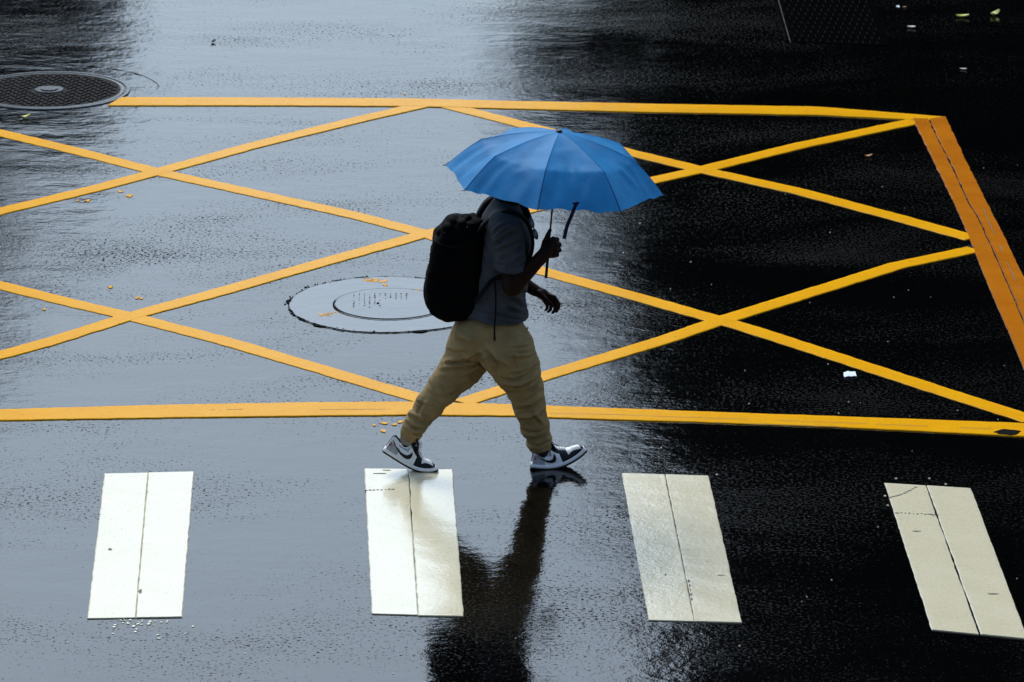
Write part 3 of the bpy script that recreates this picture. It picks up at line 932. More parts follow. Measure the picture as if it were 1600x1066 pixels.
N = vnormals(V, Q); V = V + N * 2.4 * creases(V, N, SL)[:, None]
shirt = mkobj("t_shirt", V, Q, M['shirt'], person, True)
# hem seams
mb = MB()
hem = P(797, 421.5, -.2)
mb.add(*tube([hem + np.array([.081 * math.cos(a), -.005 + .079 * math.sin(a), .003 * math.cos(a)]) for a in np.linspace(0, 2 * math.pi, 40)], .0014, 6))


# ---- trousers
PT = M['khaki']
segR = [(P(774, 520, -.05), px_(46)), (P(790, 545, -.075), px_(44)), (P(806, 575, -.06), px_(37.5)), (P(820, 605, -.04), px_(29)), (P(827, 635, -.01), px_(25)), (P(836, 665, .05), px_(22.5)), (P(842, 688, .07), px_(19.5)), (P(845, 700, .075), px_(17))]
segL = [(P(755, 518, .05), px_(46)), (P(738, 545, .075), px_(40)), (P(722, 573, .075), px_(33)), (P(693, 605, .06), px_(26)), (P(672, 632, .035), px_(22)), (P(655, 655, .02), px_(19)), (P(645, 671, .013), px_(17.5)), (P(641, 680, .013), px_(14.5))]
def build_trousers():
    f = Field(np.array([P(595, 600)[0], YP - .32, P(800, 715)[2] - .03]), np.array([P(890, 600)[0], YP + .32, P(800, 480)[2]]), .0045)
    f.chain([(P(773, 492), px_(40)), (P(769, 518), px_(48))], .02, 1.18)
    f.cone(P(741, 530, -.07), P(741, 520, .09), px_(34), px_(34), .03)       # seat
    f.chain(segL, .02)
    g = Field(f.lo, f.lo + f.h * (f.n - 1), f.h); g.F = f.F.copy()
    f2 = Field(f.lo, f.lo + f.h * (f.n - 1), f.h)
    f2.chain(segR, .02); f2.F = f2.F[:f.F.shape[0], :f.F.shape[1], :f.F.shape[2]]
    f.blend((slice(None),) * 3, f2.F, .012)
    # open ends
    for seg in (segR, segL):
        p, q = seg[-2][0], seg[-1][0]; n = (q - p) / np.linalg.norm(q - p)
        sl, X, Y, Z = f.region(q - .16, q + .16)
        dd = (X - q[0]) * n[0] + (Y - q[1]) * n[1] + (Z - q[2]) * n[2] - .010
        f.F[sl] = np.maximum(f.F[sl], dd.astype(np.float32))
    f.cut(P(773, 486), (0, 0, 1))
    return f.mesh(2)
V, Q = build_trousers()
N = vnormals(V, Q)
def leg_param(V, seg):
    best = np.full(len(V), 9.0); S = np.zeros(len(V)); acc = 0
    ax = np.zeros_like(V)
    for (a, _), (b, _) in zip(seg[:-1], seg[1:]):
        ba = b - a; L = np.linalg.norm(ba)
        t = np.clip((V - a) @ ba / L ** 2, 0, 1)
        d = np.linalg.norm(V - a - t[:, None] * ba, axis=1)
        k = d < best
        best[k] = d[k]; S[k] = acc + t[k] * L; ax[k] = (V - a - t[:, None] * ba)[k]
        acc += L
    return best, S, ax, acc
bR, sR, aR, LR = leg_param(V, segR); bL, sL, aL, LL = leg_param(V, segL)
isR = bR < bL
S = np.where(isR, sR / LR, sL / LL); A = np.where(isR[:, None], aR, aL)
slope = np.where(isR, .30, -.55)
fold = ridge(np.stack([A[:, 0] * 7 + isR * 9, A[:, 1] * 6, (S * .95 + slope * A[:, 0] * 1.0 + .25 * A[:, 1] + .05 * nz(V * 6)) * 15], 1))
fold2 = ridge(np.stack([A[:, 0] * 12 + isR * 5, A[:, 1] * 10, (S * .95 + slope * A[:, 0] * .6) * 42], 1))
amp = .012 + .012 * np.exp(-((S - .50) / .16) ** 2) + .017 * np.clip((S - .68) / .2, 0, 1) * np.clip((1.02 - S) / .06, 0, 1)
V = V + N * (.26 * amp * (fold - .38) + .15 * amp * (fold2 - .38))[:, None]
TL = [([(742, 516), (760, 519), (780, 518)], 4, 2.6), ([(790, 542), (812, 541), (837, 535)], 5, 2.6), ([(798, 549), (818, 549), (839, 544)], 4, 2.4), ([(800, 557), (822, 557), (842, 551)], 5, 2.6),
      ([(768, 548), (778, 562), (798, 577)], 5, 3.4), ([(752, 532), (764, 548), (778, 566)], 5, 3), ([(798, 583), (820, 578), (844, 566)], 7, 3), ([(784, 588), (806, 590), (843, 574)], 6, 3),
      ([(790, 602), (815, 600), (845, 586)], 8, 3.2), ([(797, 612), (820, 611), (846, 595)], 6, 2.8), ([(800, 623), (824, 622), (848, 605)], 7, 3), ([(806, 638), (828, 634), (849, 622)], 5, 2.8), ([(813, 655), (832, 652), (852, 640)], 5, 2.8),
      ([(830, 640), (840, 655), (851, 668)], 4, 3), ([(818, 670), (838, 674), (858, 667)], 7, 2.8), ([(820, 680), (840, 684), (860, 676)], 8, 2.8), ([(823, 690), (842, 694), (861, 686)], 8, 2.6), ([(780, 520), (795, 525), (815, 524)], 4, 2.4), ([(804, 552), (806, 562), (809, 575)], 3, 2.0),
      ([(704, 521), (730, 534), (750, 550), (765, 571)], 11, 4.5),
      ([(700, 566), (728, 562), (757, 549)], 8, 3), ([(692, 577), (728, 573), (760, 560)], 7, 3), ([(686, 589), (718, 590), (752, 575)], 8, 3.2), ([(676, 600), (708, 604), (738, 592)], 7, 3), ([(667, 611), (694, 617), (718, 608)], 6, 3),
      ([(655, 628), (676, 634), (698, 631)], 5, 2.8), ([(672, 618), (660, 636), (655, 652)], 4, 3), ([(640, 648), (660, 656), (682, 653)], 6, 2.8), ([(633, 658), (650, 667), (670, 667)], 8, 2.6), ([(629, 667), (646, 676), (664, 676)], 8, 2.4),
      ([(701, 545), (716, 548), (735, 545)], 4, 2.6), ([(745, 590), (728, 604), (705, 622)], 3, 3)]
N = vnormals(V, Q); V = V + N * 1.7 * creases(V, N, TL)[:, None]
trousers = mkobj("trousers", V, Q, PT, person, True)
# rear elastic cuff: ribbed band; front hem
def cuff(c0, c1, r0, r1, name, ribs, mat, dep):
    ax = c1 - c0; L = np.linalg.norm(ax); ax /= L
    u = np.cross(ax, [0, 1, 0]); u /= np.linalg.norm(u); w = np.cross(ax, u)
    V = []; F = []
    n = 96; R = 8
    for i in range(R + 1):
        t = i / R
        bulge = math.sin(math.pi * t) * .003
        for k in range(n):
            a = 2 * math.pi * k / n
            r = r0 + (r1 - r0) * t + bulge + dep * math.cos(a * ribs)
            V.append(c0 + ax * L * t + (u * math.cos(a) + w * math.sin(a)) * r)
    for i in range(R):
        for k in range(n):
            F.append([i * n + k, i * n + (k + 1) % n, (i + 1) * n + (k + 1) % n, (i + 1) * n + k])
    F.append([R * n + k for k in range(n)]); F.append([k for k in range(n)][::-1])
    mkobj(name, V, F, mat, trousers, True)
cuff(P(642.5, 675, .013), P(638, 685.5, .013), px_(14.2), px_(13.4), "cuff", 22, M['khaki_rib'], .0012)
cuff(P(843.5, 693, .073), P(845, 700.5, .075), px_(17.2), px_(18.0), "cuff", 14, M['khaki_rib'], .0012)
# near pocket opening, cargo flap, back pocket tab
mb = MB()
pk = [P(797, 511.5, -.255), P(806, 520, -.262), P(815, 523.5, -.255), P(822, 519, -.235), P(825, 511, -.215)]
mb.add(*tube(spline(pk, 6), .0035, 8)); mb.build("pocket_welt", PT, trousers, True)
# the socks
mb = MB(); mb.add(*tube([P(640, 680, .013), P(635, 689, .013), P(629, 697, .013), P(624, 705, .013)], [px_(12.4), px_(12), px_(10.5), px_(8)], 28)); mb.build("sock", M['sock'], person, True)
mb = MB(); mb.add(*tube([P(844, 697, .075), P(846, 706, .076), P(847, 714, .076), P(848, 722, .076)], [px_(14.6), px_(13.4), px_(11), px_(8)], 28)); mb.build("sock", M['darksock'], person, True)

# ---- sneakers: lofted along a bent sole line
def in_poly(u, v, poly):
    c = False
    j = len(poly) - 1
    for i in range(len(poly)):
        xi, yi = poly[i]; xj, yj = poly[j]
        if (yi > v) != (yj > v) and u < (xj - xi) * (v - yi) / (yj - yi) + xi: c = not c
        j = i
    return c
SWOOSH_T = [(.035, .262), (.055, .262), (.13, .205), (.22, .170), (.31, .162), (.37, .178), (.40, .225), (.418, .262), (.44, .235), (.448, .19), (.435, .145), (.40, .122), (.34, .115), (.26, .128), (.17, .168), (.09, .215)]
TOP = [(0, .30), (.03, .335), (.06, .335), (.14, .305), (.24, .292), (.31, .315), (.36, .40), (.42, .405), (.50, .335), (.58, .275), (.66, .235), (.76, .205), (.86, .190), (.93, .165), (.975, .125), (1.0, .09)]
WID = [(0, .075), (.03, .105), (.10, .120), (.25, .118), (.40, .125), (.55, .148), (.68, .158), (.80, .150), (.90, .122), (.96, .085), (1.0, .045)]
def interp(tab, u): return float(np.interp(u, [a for a, _ in tab], [b for _, b in tab]))
def TAP(u): return float(np.interp(u, [0, .30, .42, .6, 1], [.12, .12, .30, .30, .17]))
def up_mat(u, v, top):
    """which leather panel a spot of the upper belongs to: 0 white 1 grey 2 black"""
    if u > .955: return 2
    if u > .60 and v < .105 + .055 * math.sin(min(1, (u - .60) / .35) * math.pi) + (.05 if u < .70 else .0) * (1 - (u - .6) / .1): return 2
    if .535 < u < .685 and v < .245: return 2
    if .335 < u <= .535 and v > .345 - (u - .335) * .62: return 2
    if u >= .535 and u < .66 and v > .2: return 2
    if u < .33 and v > top - .017: return 2
    if u >= .66: return 0
    if u < .05 and v > .30: return 0
    if u < .215 and v < .235 - (u * .2): return 1
    if .16 < u < .36 and v > .225 and v < top - .05: return 1
    if u < .16 and .255 < v < .285: return 0
    return 0
def shoe(name, line, d0, d1, label, toeflex):
    """LINE: sole line in photo px heel to toe; depth runs d0..d1"""
    pts = spline([np.array(p, float) for p in line], 10)
    seg = np.array([np.linalg.norm(pts[i + 1] - pts[i]) for i in range(len(pts) - 1)])
    cum = np.concatenate([[0], np.cumsum(seg)]); LT = cum[-1]; Lm = LT / SC
    def at(u):
        s = u * LT
        p = np.array([np.interp(s, cum, [q[i] for q in pts]) for i in range(2)])
        e = .03 * LT
        a = np.array([np.interp(s - e, cum, [q[i] for q in pts]) for i in range(2)])
        b = np.array([np.interp(s + e, cum, [q[i] for q in pts]) for i in range(2)])
        t = (b - a) / np.linalg.norm(b - a)
        W = P(p[0], p[1], d0 + (d1 - d0) * u) + np.array([0, interp(WID, u) * LT / SC, 0])
        T = np.array([t[0], 0, -t[1]]); U = np.array([t[1], 0, t[0]])
        return W, T, U
    root = mkobj(name, [], [], [], person)if False else None
    yaw = math.atan2(d1 - d0, Lm)
    side = np.array([-math.sin(yaw), math.cos(yaw), 0])
    NU, NK = 110, 60
    # upper
    V = []; F = []; MI = []; UV = []
    sole_h = .082 * Lm
    us = [.012 + .976 * i / NU for i in range(NU + 1)]
    for u in us:
        W, T, U = at(u)
        top = interp(TOP, u) * Lm; hw = interp(WID, u) * Lm
        h = top - sole_h * .6
        for k in range(NK + 1):
            th = math.pi * k / NK
            cx, cz = math.cos(th), math.sin(th)
            e = .62 if u < .5 else .75
            yy = math.copysign(abs(cx) ** e, cx) * hw * .93
            taper = 1 - TAP(u) * cz ** 2
            zz = sole_h * .6 + h * abs(cz) ** .85
            V.append(W + side * (-yy * taper) + U * zz); UV.append((u, zz / Lm))
    for i in range(NU):
        for k in range(NK):
            F.append([i * (NK + 1) + k, i * (NK + 1) + k + 1, (i + 1) * (NK + 1) + k + 1, (i + 1) * (NK + 1) + k])
            u = (us[i] + us[i + 1]) / 2; v = (UV[i * (NK + 1) + k][1] + UV[(i + 1) * (NK + 1) + k + 1][1]) / 2
            MI.append(up_mat(u, v, interp(TOP, u)))
    n0 = len(V)
    F.append([k for k in range(NK + 1)]); MI.append(1)
    F.append([NU * (NK + 1) + k for k in range(NK, -1, -1)]); MI.append(2)
    up = mkobj(name, V, F, [M['swhite'], M['sgrey'], M['sblack']], person, True, MI)
    up['label'] = label
    Vn = np.array(V)
    # midsole and outsole
    def band(z0, z1, grow, mat, nm):
        V = []; F = []
        n = 28
        for i in range(61):
            u = i / 60
            W, T, U = at(u)
            hw = (interp(WID, u) + grow) * Lm
            if i in (0, 60): hw *= .72
            for k in range(n):
                a = 2 * math.pi * k / n
                cx, cz = math.cos(a), math.sin(a)
                V.append(W + side * hw * math.copysign(abs(cx) ** .35, cx) + U * ((z0 + z1) / 2 + (z1 - z0) / 2 * math.copysign(abs(cz) ** .5, cz)) * Lm)
        for i in range(60):
            for k in range(n):
                F.append([i * n + k, i * n + (k + 1) % n, (i + 1) * n + (k + 1) % n, (i + 1) * n + k])
        F.append([k for k in range(n)][::-1]); F.append([60 * n + k for k in range(n)])
        mkobj(nm, V, F, mat, up, True)
    band(.018, .088, .004, M['sole'], "midsole")
    band(-.004, .020, .006, M['sblack'], "outsole")
    # curved logo on both flanks and small red emblem at the heel: lie on the leather
    def on_side(u, v, s, lift):
        W, T, U = at(u)
        top = interp(TOP, u); hw = interp(WID, u) * Lm
        h = top - .082 * .6
        cz = min(1, max(0, (v - .082 * .6) / h)) ** (1 / .85)
        cx = math.sqrt(max(0, 1 - cz * cz))
        e = .62 if u < .5 else .75
        yy = abs(cx) ** e * hw * .93 * (1 - TAP(u) * cz ** 2) + lift
        return W + side * (s * yy) + U * v * Lm
    for s in (-1, 1):
        poly = SWOOSH_T
        V = []; F = []
        n = len(poly)
        lo, hi = poly[0:8], [poly[0]] + poly[:7:-1]
        K = 22
        def res(L):
            L = np.array(L); cu = np.concatenate([[0], np.cumsum(np.linalg.norm(np.diff(L, axis=0), axis=1))]); cu /= cu[-1]
            return [(np.interp(t, cu, L[:, 0]), np.interp(t, cu, L[:, 1])) for t in np.linspace(0, 1, K)]
        a_, b_ = res(lo), res(hi)
        for i in range(K):
            for j in range(4):
                t = j / 3
                V.append(on_side(a_[i][0] * (1 - t) + b_[i][0] * t, a_[i][1] * (1 - t) + b_[i][1] * t, s, .0028))
        for i in range(K - 1):
            for j in range(3):
                F.append([i * 4 + j, i * 4 + j + 1, (i + 1) * 4 + j + 1, (i + 1) * 4 + j])
        o = mkobj("side_logo", V, F, M['sblack'], up, True)
        o.modifiers.new("t", 'SOLIDIFY').thickness = .0012
    poly = [(.000 + .018, .165), (.06, .165), (.058, .175), (.046, .180), (.052, .215), (.046, .240), (.038, .205), (.03, .180), (.02, .176)]
    V = [on_side(u, v, -1, .0032) for u, v in poly]
    mkobj("heel_emblem", V, [list(range(len(poly)))], M['sred'], up, False)
    # tongue
    V, F = [], []
    W0, T0, U0 = at(.50); W1, T1, U1 = at(.375)
    path = [W0 + U0 * .30 * Lm, at(.45)[0] + at(.45)[2] * .39 * Lm, W1 + U1 * .47 * Lm, at(.35)[0] + at(.35)[2] * .53 * Lm]
    mb = MB(); mb.add(*tube(spline(path, 6), .02, 14, flat=(.034, .006), up=tuple(side))); mb.build("tongue", M['sblack'], up, True)
    # laces: crossing bars over the throat
    mb = MB()
    for i in range(6):
        u = .435 + i * .046
        tp = interp(TOP, u)
        for sg in (-1, 1):
            L = []
            for t in np.linspace(-1, 1, 9):
                W, T, U = at(u + sg * t * .016)
                yy = t * .052 * Lm * (1.15 - .03 * i)
                L.append(W + side * yy + U * (tp * Lm + .005 - .035 * Lm * t * t - .15 * (u - .43) * 0))
            mb.add(*tube(L, .0042, 7))
    W, T, U = at(.43)
    tp = interp(TOP, .43)
    for sg in (-1, 1):
        L = [W + U * (tp * Lm + .008), W + side * sg * .03 + U * (tp * Lm + .014) + T * .012, W + side * sg * .042 + U * (tp * Lm - .004) + T * .03, W + side * sg * .02 + U * (tp * Lm + .006) + T * .008]
        mb.add(*tube(spline(L, 6), .0035, 7))
    mb.build("laces", M['swhite'], up, True)
    return up
shoe("sneaker", [(597.5, 707), (610, 715), (625, 724.5), (640, 733), (653, 738.3), (667, 740), (678, 739), (685, 736)], -.040, -.034, "rear sneaker up on its toe", 1)
shoe("sneaker", [(828.5, 733), (840, 734.5), (855, 735), (868, 733.5), (881, 729.5), (895, 722.5), (907, 714.5), (917.5, 705)], .022, .075, "front sneaker landing on its heel with the toe raised", 1)

# ------------------------------------------------------------------ backpack
pack = empty("backpack", tuple(P(710, 420, 0)))
tag(pack, "bulky black backpack worn on the walker's back", "backpack")
OUT = [(699, 345), (687, 357), (677.5, 369), (676.5, 380), (671, 407), (668, 425), (665.5, 440), (664, 455), (667, 470), (674, 483.5), (688, 493), (700, 497.5), (712, 496.5), (730, 491), (746, 486), (751, 467), (754, 438), (756, 400), (756, 365), (752, 348), (738, 341), (716, 340)]
def build_pack():
    lo = np.array([P(650, 420)[0], YP - .22, P(700, 512)[2]]); hi = np.array([P(770, 420)[0], YP + .22, P(700, 322)[2]])
    f = Field(lo, hi, .006)
    ax = [lo[i] + f.h * np.arange(f.n[i]) for i in range(3)]
    X, Z = np.meshgrid(ax[0], ax[2], indexing='ij')
    poly = np.array([[P(x, y)[0], P(x, y)[2]] for x, y in OUT])
    d = np.full(X.shape, 1e9); sgn = np.ones(X.shape)
    n = len(poly)
    ins = np.zeros(X.shape, bool)
    for i in range(n):
        a, b = poly[i], poly[i - 1]
        e = b - a; wx, wz = X - a[0], Z - a[1]
        t = np.clip((wx * e[0] + wz * e[1]) / (e @ e), 0, 1)
        d = np.minimum(d, (wx - e[0] * t) ** 2 + (wz - e[1] * t) ** 2)
        cnd = (a[1] > Z) != (b[1] > Z)
        xx = (b[0] - a[0]) * (Z - a[1]) / np.where(b[1] == a[1], 1e-9, b[1] - a[1]) + a[0]
        ins ^= cnd & (X < xx)
    d2 = np.sqrt(d) * np.where(ins, -1, 1)
    r = .055
    Y = np.abs(ax[1] - YP - .01)
    hw = .145
    qa = (d2 + r)[:, None, :]; qb = (Y - hw + r)[None, :, None]
    F3 = np.sqrt(np.maximum(qa, 0) ** 2 + np.maximum(qb, 0) ** 2) + np.minimum(np.maximum(qa, qb), 0) - r
    f.F = F3.astype(np.float32)
    return f.mesh(2)
V, Q = build_pack()
N = vnormals(V, Q)
V = V + N * (.011 * (ridge(V * np.array([9, 7, 14])) - .3) + .004 * nz(V * 30))[:, None]
mkobj("main_bag", V, Q, M['pack'], pack, True)
# gathered top with lumps
f = Field(np.array([P(670, 360)[0], YP - .2, P(700, 400)[2]]), np.array([P(775, 360)[0], YP + .2, P(700, 315)[2]]), .006)
for (x, y, d, r) in [(708, 347, -.05, 11), (712, 345, .06, 10), (728, 344, -.03, 10), (735, 348, .07, 10), (690, 362, -.05, 9), (688, 362, .05, 8), (745, 350, -.05, 10), (722, 350, -.08, 9), (700, 356, -.09, 9)]:
    f.ell(P(x, y, d), (px_(r), px_(r) * 1.6, px_(r) * .95), .006)
V, Q = f.mesh(1); N = vnormals(V, Q)
V = V + N * (.005 * ridge(V * 26))[:, None]
mkobj("gathered_lid", V, Q, M['pack'], pack, True)
mb = MB(); mb.add(*tube(spline([P(676, 372, -.10), P(682, 379, -.135), P(700, 385, -.145), (P(722, 386, -.145))], 6), .004, 8)); mb.build("zip_seam", M['strap'], pack, True)
mb = MB(); mb.add(*tube(spline([P(694.5, 364, -.118), P(699, 363.4, -.122), P(703, 363, -.122)], 4), .0022, 6)); mb.build("zip_pull", M['buckle'], pack, True)
mb = MB(); mb.add(*tube([P(729, 357, -.115), P(730.5, 354.5, -.118)], .0035, 6)); mb.build("zip_pull", M['buckle'], pack, True)
f = Field(np.array([P(655, 450)[0], YP - .2, P(700, 500)[2]]), np.array([P(745, 450)[0], YP + .2, P(700, 415)[2]]), .006)
f.ell(P(676, 455, 0), (.045, .125, .10), .01)
V, Q = f.mesh(1); N = vnormals(V, Q); V = V + N * (.004 * ridge(V * 18))[:, None]
mkobj("front_pocket", V, Q, M['pack'], pack, True)
def strap(pts, w, th, name, up=(0, 1, 0), mat='strap'):
    mb = MB(); mb.add(*tube(spline([P(*p) for p in pts], 8), .01, 12, flat=(w, th), up=up)); return mb.build(name, M[mat], pack, True)
strap([(748, 360, -.10), (757, 349, -.115), (772, 337, -.125), (788, 330, -.130), (803, 331.5, -.130), (816, 339, -.130), (825, 350, -.130), (831, 366, -.128), (832.5, 384, -.125), (828, 402, -.125), (818, 420, -.135)], .030, .0085, "shoulder_strap")
strap([(744, 348, .07), (751, 331, .09), (761, 317, .11), (774, 309, .12), (790, 306, .125), (802, 308, .125), (812, 312, .125), (822, 330, .125), (829, 350, .125)], .034, .016, "shoulder_strap")
strap([(818, 420, -.15), (800, 428, -.185), (772, 436, -.20), (760, 449, -.20), (750, 462, -.175), (742, 472, -.14)], .012, .003, "lower_strap", up=(0, 0, 1))
strap([(773, 437, -.205), (774.5, 460, -.215), (774.5, 485, -.24), (773, 508, -.262), (772.5, 524, -.265), (772.5, 531, -.265)], .0045, .002, "hanging_strap", up=(1, 0, 0))
mb = MB(); mb.add(*tube([P(773.5, 524, -.267), P(771, 531, -.267), P(772.5, 535, -.267), P(774.5, 531, -.267), P(773.5, 524, -.267)], .0022, 6)); mb.build("strap_loop", M['strap'], pack, True)
f = Field(np.array([P(735, 340)[0], YP - .02, P(760, 360)[2]]), np.array([P(790, 340)[0], YP + .2, P(760, 295)[2]]), .006)

# ------------------------------------------------------------------ sunglasses hanging on the chest
sg = empty("sunglasses", tuple(P(834, 355, -.14)))
tag(sg, "dark sunglasses hung from the strap on the walker's chest", "sunglasses")
def lens(cx, cy, d, nm):
    c = P(cx, cy, d)
    a = np.array([.30, -.25, -.92]); a /= np.linalg.norm(a)         # hangs downwards
    b = np.cross(a, [1, -.6, .3]); b /= np.linalg.norm(b)
    ring = [c + a * .026 * math.cos(t) + b * .019 * math.sin(t) for t in np.linspace(0, 2 * math.pi, 25)]
    mb = MB(); mb.add(*tube(ring, .0028, 7)); mb.build("rim", M['plastic'], sg, True)
    V = ring[:-1]; o = mkobj(nm, V, [list(range(24))], M['lens'], sg, True); o.modifiers.new("t", 'SOLIDIFY').thickness = .002
lens(830.5, 348, -.175, "lens"); lens(836.5, 366, -.170, "lens")
mb = MB(); mb.add(*tube([P(833, 356, -.176), P(834.5, 357.5, -.18), P(835.5, 359, -.174)], .0035, 7)); mb.build("bridge", M['buckle'], sg, True)
for d in (0, .012):
    mb = MB(); mb.add(*tube([P(828, 341, -.155 + d), P(832, 352, -.150 + d), P(838, 374, -.15 + d)], .0028, 7)); mb.build("temple", M['plastic'], sg, True)

# ------------------------------------------------------------------ umbrella (built in its own tilted frame)
UD = -.135
cc = P(866, 282, UD)                        # centre of the rim
us = FPX / float(np.dot(cc - CPOS, FWD))
def cam2w(v): return (RGT * v[0] - UPC * v[1] + FWD * v[2]) / us
uu = cam2w(np.array([-171, -24, 20.8])); vv = cam2w(np.array([-27, 50, -164.0]))
R = (np.linalg.norm(uu) + np.linalg.norm(vv)) / 2
e1 = uu / np.linalg.norm(uu); e2 = vv - e1 * (vv @ e1); e2 /= np.linalg.norm(e2)
e3 = np.cross(e1, e2)
if e3[2] < 0: e3 = -e3
umb = empty("umbrella", tuple(P(853, 435, UD)))
tag(umb, "open blue folding umbrella held above the walker, wet canopy tilted slightly forward", "umbrella")
H = 79.0 / us; HE = 50.5 / us
def rib_pt(t):
    """profile of a rib: t 0 apex, .62 elbow, 1 tip -> (radius, height)"""
    if t < .66:
        s = t / .66
        return .700 * R * s, H + (HE - H) * s ** 1.35 + .004 * math.sin(math.pi * s)
    s = (t - .66) / .34
    return .700 * R + .30 * R * s, HE * (1 - s) + .007 * math.sin(math.pi * s)
ws = [0, .012] + [.012 + .976 * i / 26 for i in range(1, 26)] + [.988, 1]
NT_ = 50
V = []; F = []; MI = []
for k in range(8):
    a0, a1 = k * math.pi / 4, (k + 1) * math.pi / 4
    b = len(V)
    for i in range(NT_ + 1):
        t = i / NT_
        r, z = rib_pt(t)
        for w in ws:
            mid = math.sin(math.pi * w)
            p0 = np.array([math.cos(a0), math.sin(a0)]); p1 = np.array([math.cos(a1), math.sin(a1)])
            d = (p0 * (1 - w) + p1 * w)
            el = (t / .66) ** 1.25 if t < .66 else max(0, 1 - (t - .66) / .34)
            sag = (.020 + .009 * math.sin(k * 2.3 + 1)) * el * mid ** .75
            pinch = 1 - .022 * mid * max(0, (t - .66) / .34) - .020 * el * mid
            q = d * r * pinch
            wr = .0065 * mnoise.noise(Vector((q[0] * 14 + k, q[1] * 14, 3.1))) * min(1, t * 1.6) * mid
            wr += .0060 * mid * max(0, (t - .62) / .38) * math.sin(w * 23 + k * 2.1 + 3 * mnoise.noise(Vector((w * 3, t * 4, k)))) * math.exp(-min(w, 1 - w) * 7)
            sk = max(0, min(1, (t - .56) / .14))
            wr += .0110 * sk * mid ** .6 * (1 - 2.2 * abs(mnoise.noise(Vector((w * 4.2 + k * 3.7, t * 2.6 + (w - .5) * 1.2, 5.5))))) - .002 * sk * mid
            zz = z - sag + wr
            V.append(cc + e1 * q[0] + e2 * q[1] + e3 * zz)
    n = len(ws)
    for i in range(NT_):
        for j in range(n - 1):
            F.append([b + i * n + j, b + (i + 1) * n + j, b + (i + 1) * n + j + 1, b + i * n + j + 1])
            MI.append(1 if (j in (0, n - 2) and i > 1) else 0)
can = mkobj("canopy", V, F, [M['umb'], M['seam']], umb, True, MI)
bm = bmesh.new(); bm.from_mesh(can.data); bmesh.ops.remove_doubles(bm, verts=bm.verts, dist=.0004); bm.to_mesh(can.data); bm.free()
apex = cc + e3 * H
for k in range(8):
    a = k * math.pi / 4
    pth = []
    for t in (.03, .2, .4, .58, .66, .74, .87, 1.0, 1.012):
        r, z = rib_pt(min(t, 1)); r *= max(t, 1) if t > 1 else 1
        pth.append(cc + (e1 * math.cos(a) + e2 * math.sin(a)) * (r + (.006 if t > 1 else 0)) + e3 * (z - .006 * (1 if t < .95 else 0)))
    mb = MB(); mb.add(*tube(pth, .0022, 6))
    rb = mb.build("rib", M['metal'], umb, True)
    mb = MB()      # stretcher from the runner
    r, z = rib_pt(.42)
    mb.add(*tube([cc + e3 * (H - .20), cc + (e1 * math.cos(a) + e2 * math.sin(a)) * r + e3 * (z - .008)], .0018, 6)); mb.build("stretcher", M['metal'], rb, True)
mb = MB(); mb.add(*tube([apex - e3 * .004, apex + e3 * .004, apex + e3 * .008, apex + e3 * .012], [.0155, .0155, .013, .006], 20)); mb.build("top_cap", M['plastic'], umb, True)
bot = P(853, 435, UD)
ax = (bot - apex) / np.linalg.norm(bot - apex)
mb = MB(); mb.add(*tube([apex, apex + ax * .25, bot - ax * .02], .0048, 10)); mb.build("shaft", M['metal'], umb, True)
mb = MB(); mb.add(*tube([bot - ax * .115, bot - ax * .11, bot - ax * .05, bot - ax * .004, bot], [.0055, .0075, .0072, .0078, .0055], 14)); mb.build("handle", M['plastic'], umb, True)
mb = MB(); mb.add(*tube([cc + e3 * (H - .185), cc + e3 * (H - .23)], .010, 12)); mb.build("runner", M['plastic'], umb, True)
# closing strap hanging from the near edge
rim = cc + (e1 * math.cos(math.radians(112)) + e2 * math.sin(math.radians(112))) * R * .93
dnear = rim[1] - YP
mb = MB(); mb.add(*tube(spline([P(904, 316, dnear + .0 - .025), P(899, 322, dnear - .022), P(893, 337, dnear - .012), P(886, 354, dnear - .01), P(881.5, 373.5, dnear)], 8), .01, 10, flat=(.0105, .0016), up=(1, .3, .3)))
mb.build("closing_strap", M['navy'], umb, True)
mb = MB(); mb.add(*box(P(899, 318, dnear - .028), (.026, .004, .012))); mb.build("strap_patch", M['navy'], umb, False)

# ------------------------------------------------------------------ what the wet road mirrors: trees and buildings beyond the frame; plus an added block behind the camera
def mirror_pt(px, py, Y):
    """a point at distance Y whose mirror image in the road lies along pixel (px, py)"""
    r = ray(px, py); p = CPOS + r * (Y / r[1])
    return np.array([p[0], Y, -p[2]])
def building(name, x0, x1, y0, y1, h, mat, lab, cols, rows, face):
    e = empty(name, ((x0 + x1) / 2, (y0 + y1) / 2, 0))
    tag(e, lab, "building")
    mb = MB()
    mb.add(*box(((x0 + x1) / 2, (y0 + y1) / 2, h / 2), (x1 - x0, y1 - y0, h)))
    mb.build("wall", mat, e, False)
    mb = MB(); mb.add(*box(((x0 + x1) / 2, (y0 + y1) / 2, h + .35), (x1 - x0 + .5, y1 - y0 + .5, .7))); mb.build("roof", M['facade2'], e, False)
    cw = (x1 - x0) / cols; rh = h / rows
    for i in range(cols):
        for j in range(rows):
            mb = MB(); yy = y0 if face < 0 else y1
            cx, cz = x0 + (i + .5) * cw, (j + .55) * rh
            mb.add(*box((cx, yy + face * .03, cz), (cw * .6, .12, rh * .5)), )
            w = mb.build("window", M['frame'], e, False)
            mb = MB(); mb.add(*box((cx, yy + face * .07, cz), (cw * .52, .10, rh * .42))); mb.build("pane", M['glass'], w, False)
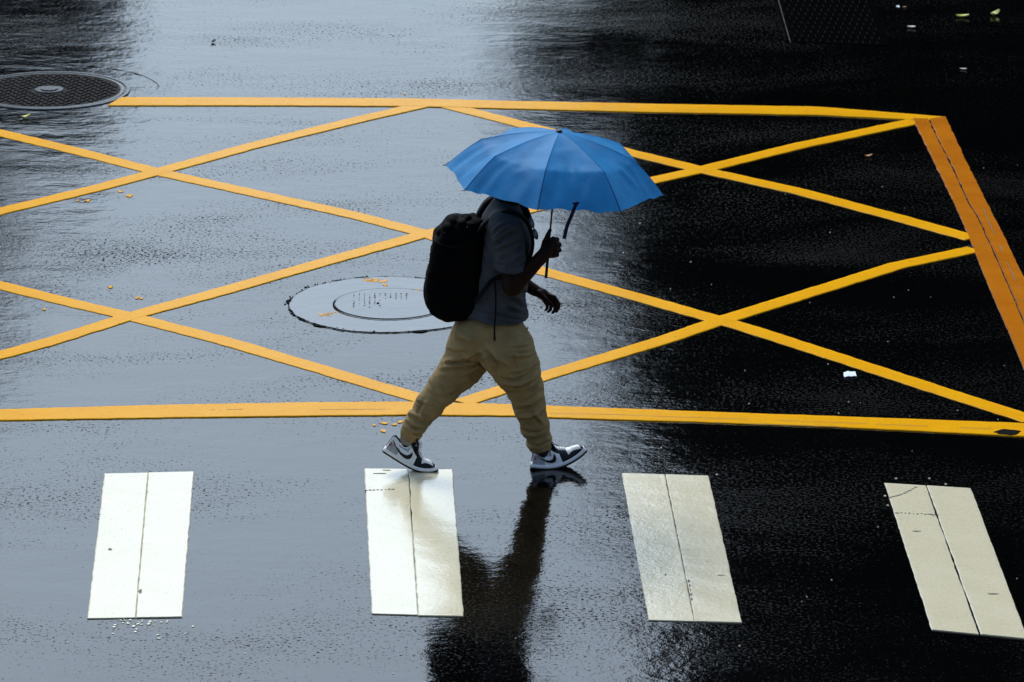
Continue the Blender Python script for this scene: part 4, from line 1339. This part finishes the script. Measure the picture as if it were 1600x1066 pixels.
def tree(cx, cy, h, cr, ch, n, lab, lean=0):
    e = empty("street_tree", (cx, cy, 0)); tag(e, lab, "tree", "street trees beyond the crossing")
    mb = MB()
    mb.add(*tube([(cx, cy, -.05), (cx + .1, cy, h * .3), (cx - .05, cy + .1, h * .6), (cx, cy, h * .85)], [.32, .24, .17, .06], 10))
    for k in range(9):
        a = k * 2.4; z0 = h * (.3 + .05 * k)
        mb.add(*tube([(cx, cy, z0), (cx + cr * .4 * math.cos(a), cy + cr * .4 * math.sin(a), z0 + h * .08), (cx + cr * .8 * math.cos(a), cy + cr * .8 * math.sin(a), z0 + h * .14)], [.10, .06, .02], 6))
    mb.build("trunk", M['bark'], e, True)
    rng = np.random.RandomState(int(cx * 100) % 1000 + 5)
    cl = []
    for k in range(46):
        v = rng.normal(size=3); v /= np.linalg.norm(v); q = rng.uniform(.35, 1) ** .6
        cl.append(np.array([cx, cy, h - ch * .5]) + v * q * np.array([cr, cr, ch * .5]))
    cl = np.array(cl)
    c = cl[rng.randint(0, len(cl), n)] + rng.normal(size=(n, 3)) * np.array([.5, .5, .4]) * cr * .34
    s = rng.uniform(.10, .22, n)
    A = rng.normal(size=(n, 3)); A /= np.linalg.norm(A, axis=1)[:, None]
    B = np.cross(A, rng.normal(size=(n, 3))); B /= np.linalg.norm(B, axis=1)[:, None]
    V = np.empty((n * 4, 3))
    V[0::4] = c + A * s[:, None]; V[1::4] = c + B * s[:, None] * .5; V[2::4] = c - A * s[:, None]; V[3::4] = c - B * s[:, None] * .5
    mkobj("crown", V, np.arange(n * 4).reshape(n, 4), M['foliage'], e, False)
bx = mirror_pt(1075, 500, 76)[0]
building("office_building", bx, bx + 34, 76, 92, 96, M['facade'], "tall dark office block beyond the crossing", 8, 24, -1)  # unseen, known by its dark reflection; height raised to block stray sky
building("apartment_block", -44, mirror_pt(118, 100, 100)[0], 100, 116, 15.8, M['facade'], "lower dark apartment block across the street", 7, 6, -1)
building("added_shade_block", -22, 24, -16, -4.0, 15, M['facade2'], "concrete building the view is taken from", 10, 4, 1)  # added out of view to keep sky light off the walker's near side
def tree_at(px, py_c, Y, cr, ch, n, lab):
    c = mirror_pt(px, py_c, Y)
    tree(c[0], Y, c[2] + ch / 2, cr, ch, n, lab)
tree_at(1185, 120, 62, 2.3, 5.0, 6500, "dense dark street tree in front of the office block")
tree_at(1165, 520, 60, 1.15, 6.0, 2600, "slim street tree whose crown overlaps the office block's corner")
tree_at(1345, 700, 64, 2.6, 8, 7000, "tall street tree rising above the others by the office block")
tree_at(1380, 250, 58, 2.8, 9, 7000, "broad street tree before the office block's windows")
tree_at(-235, 395, 82, 3.0, 6, 6000, "street tree standing before the apartment block")
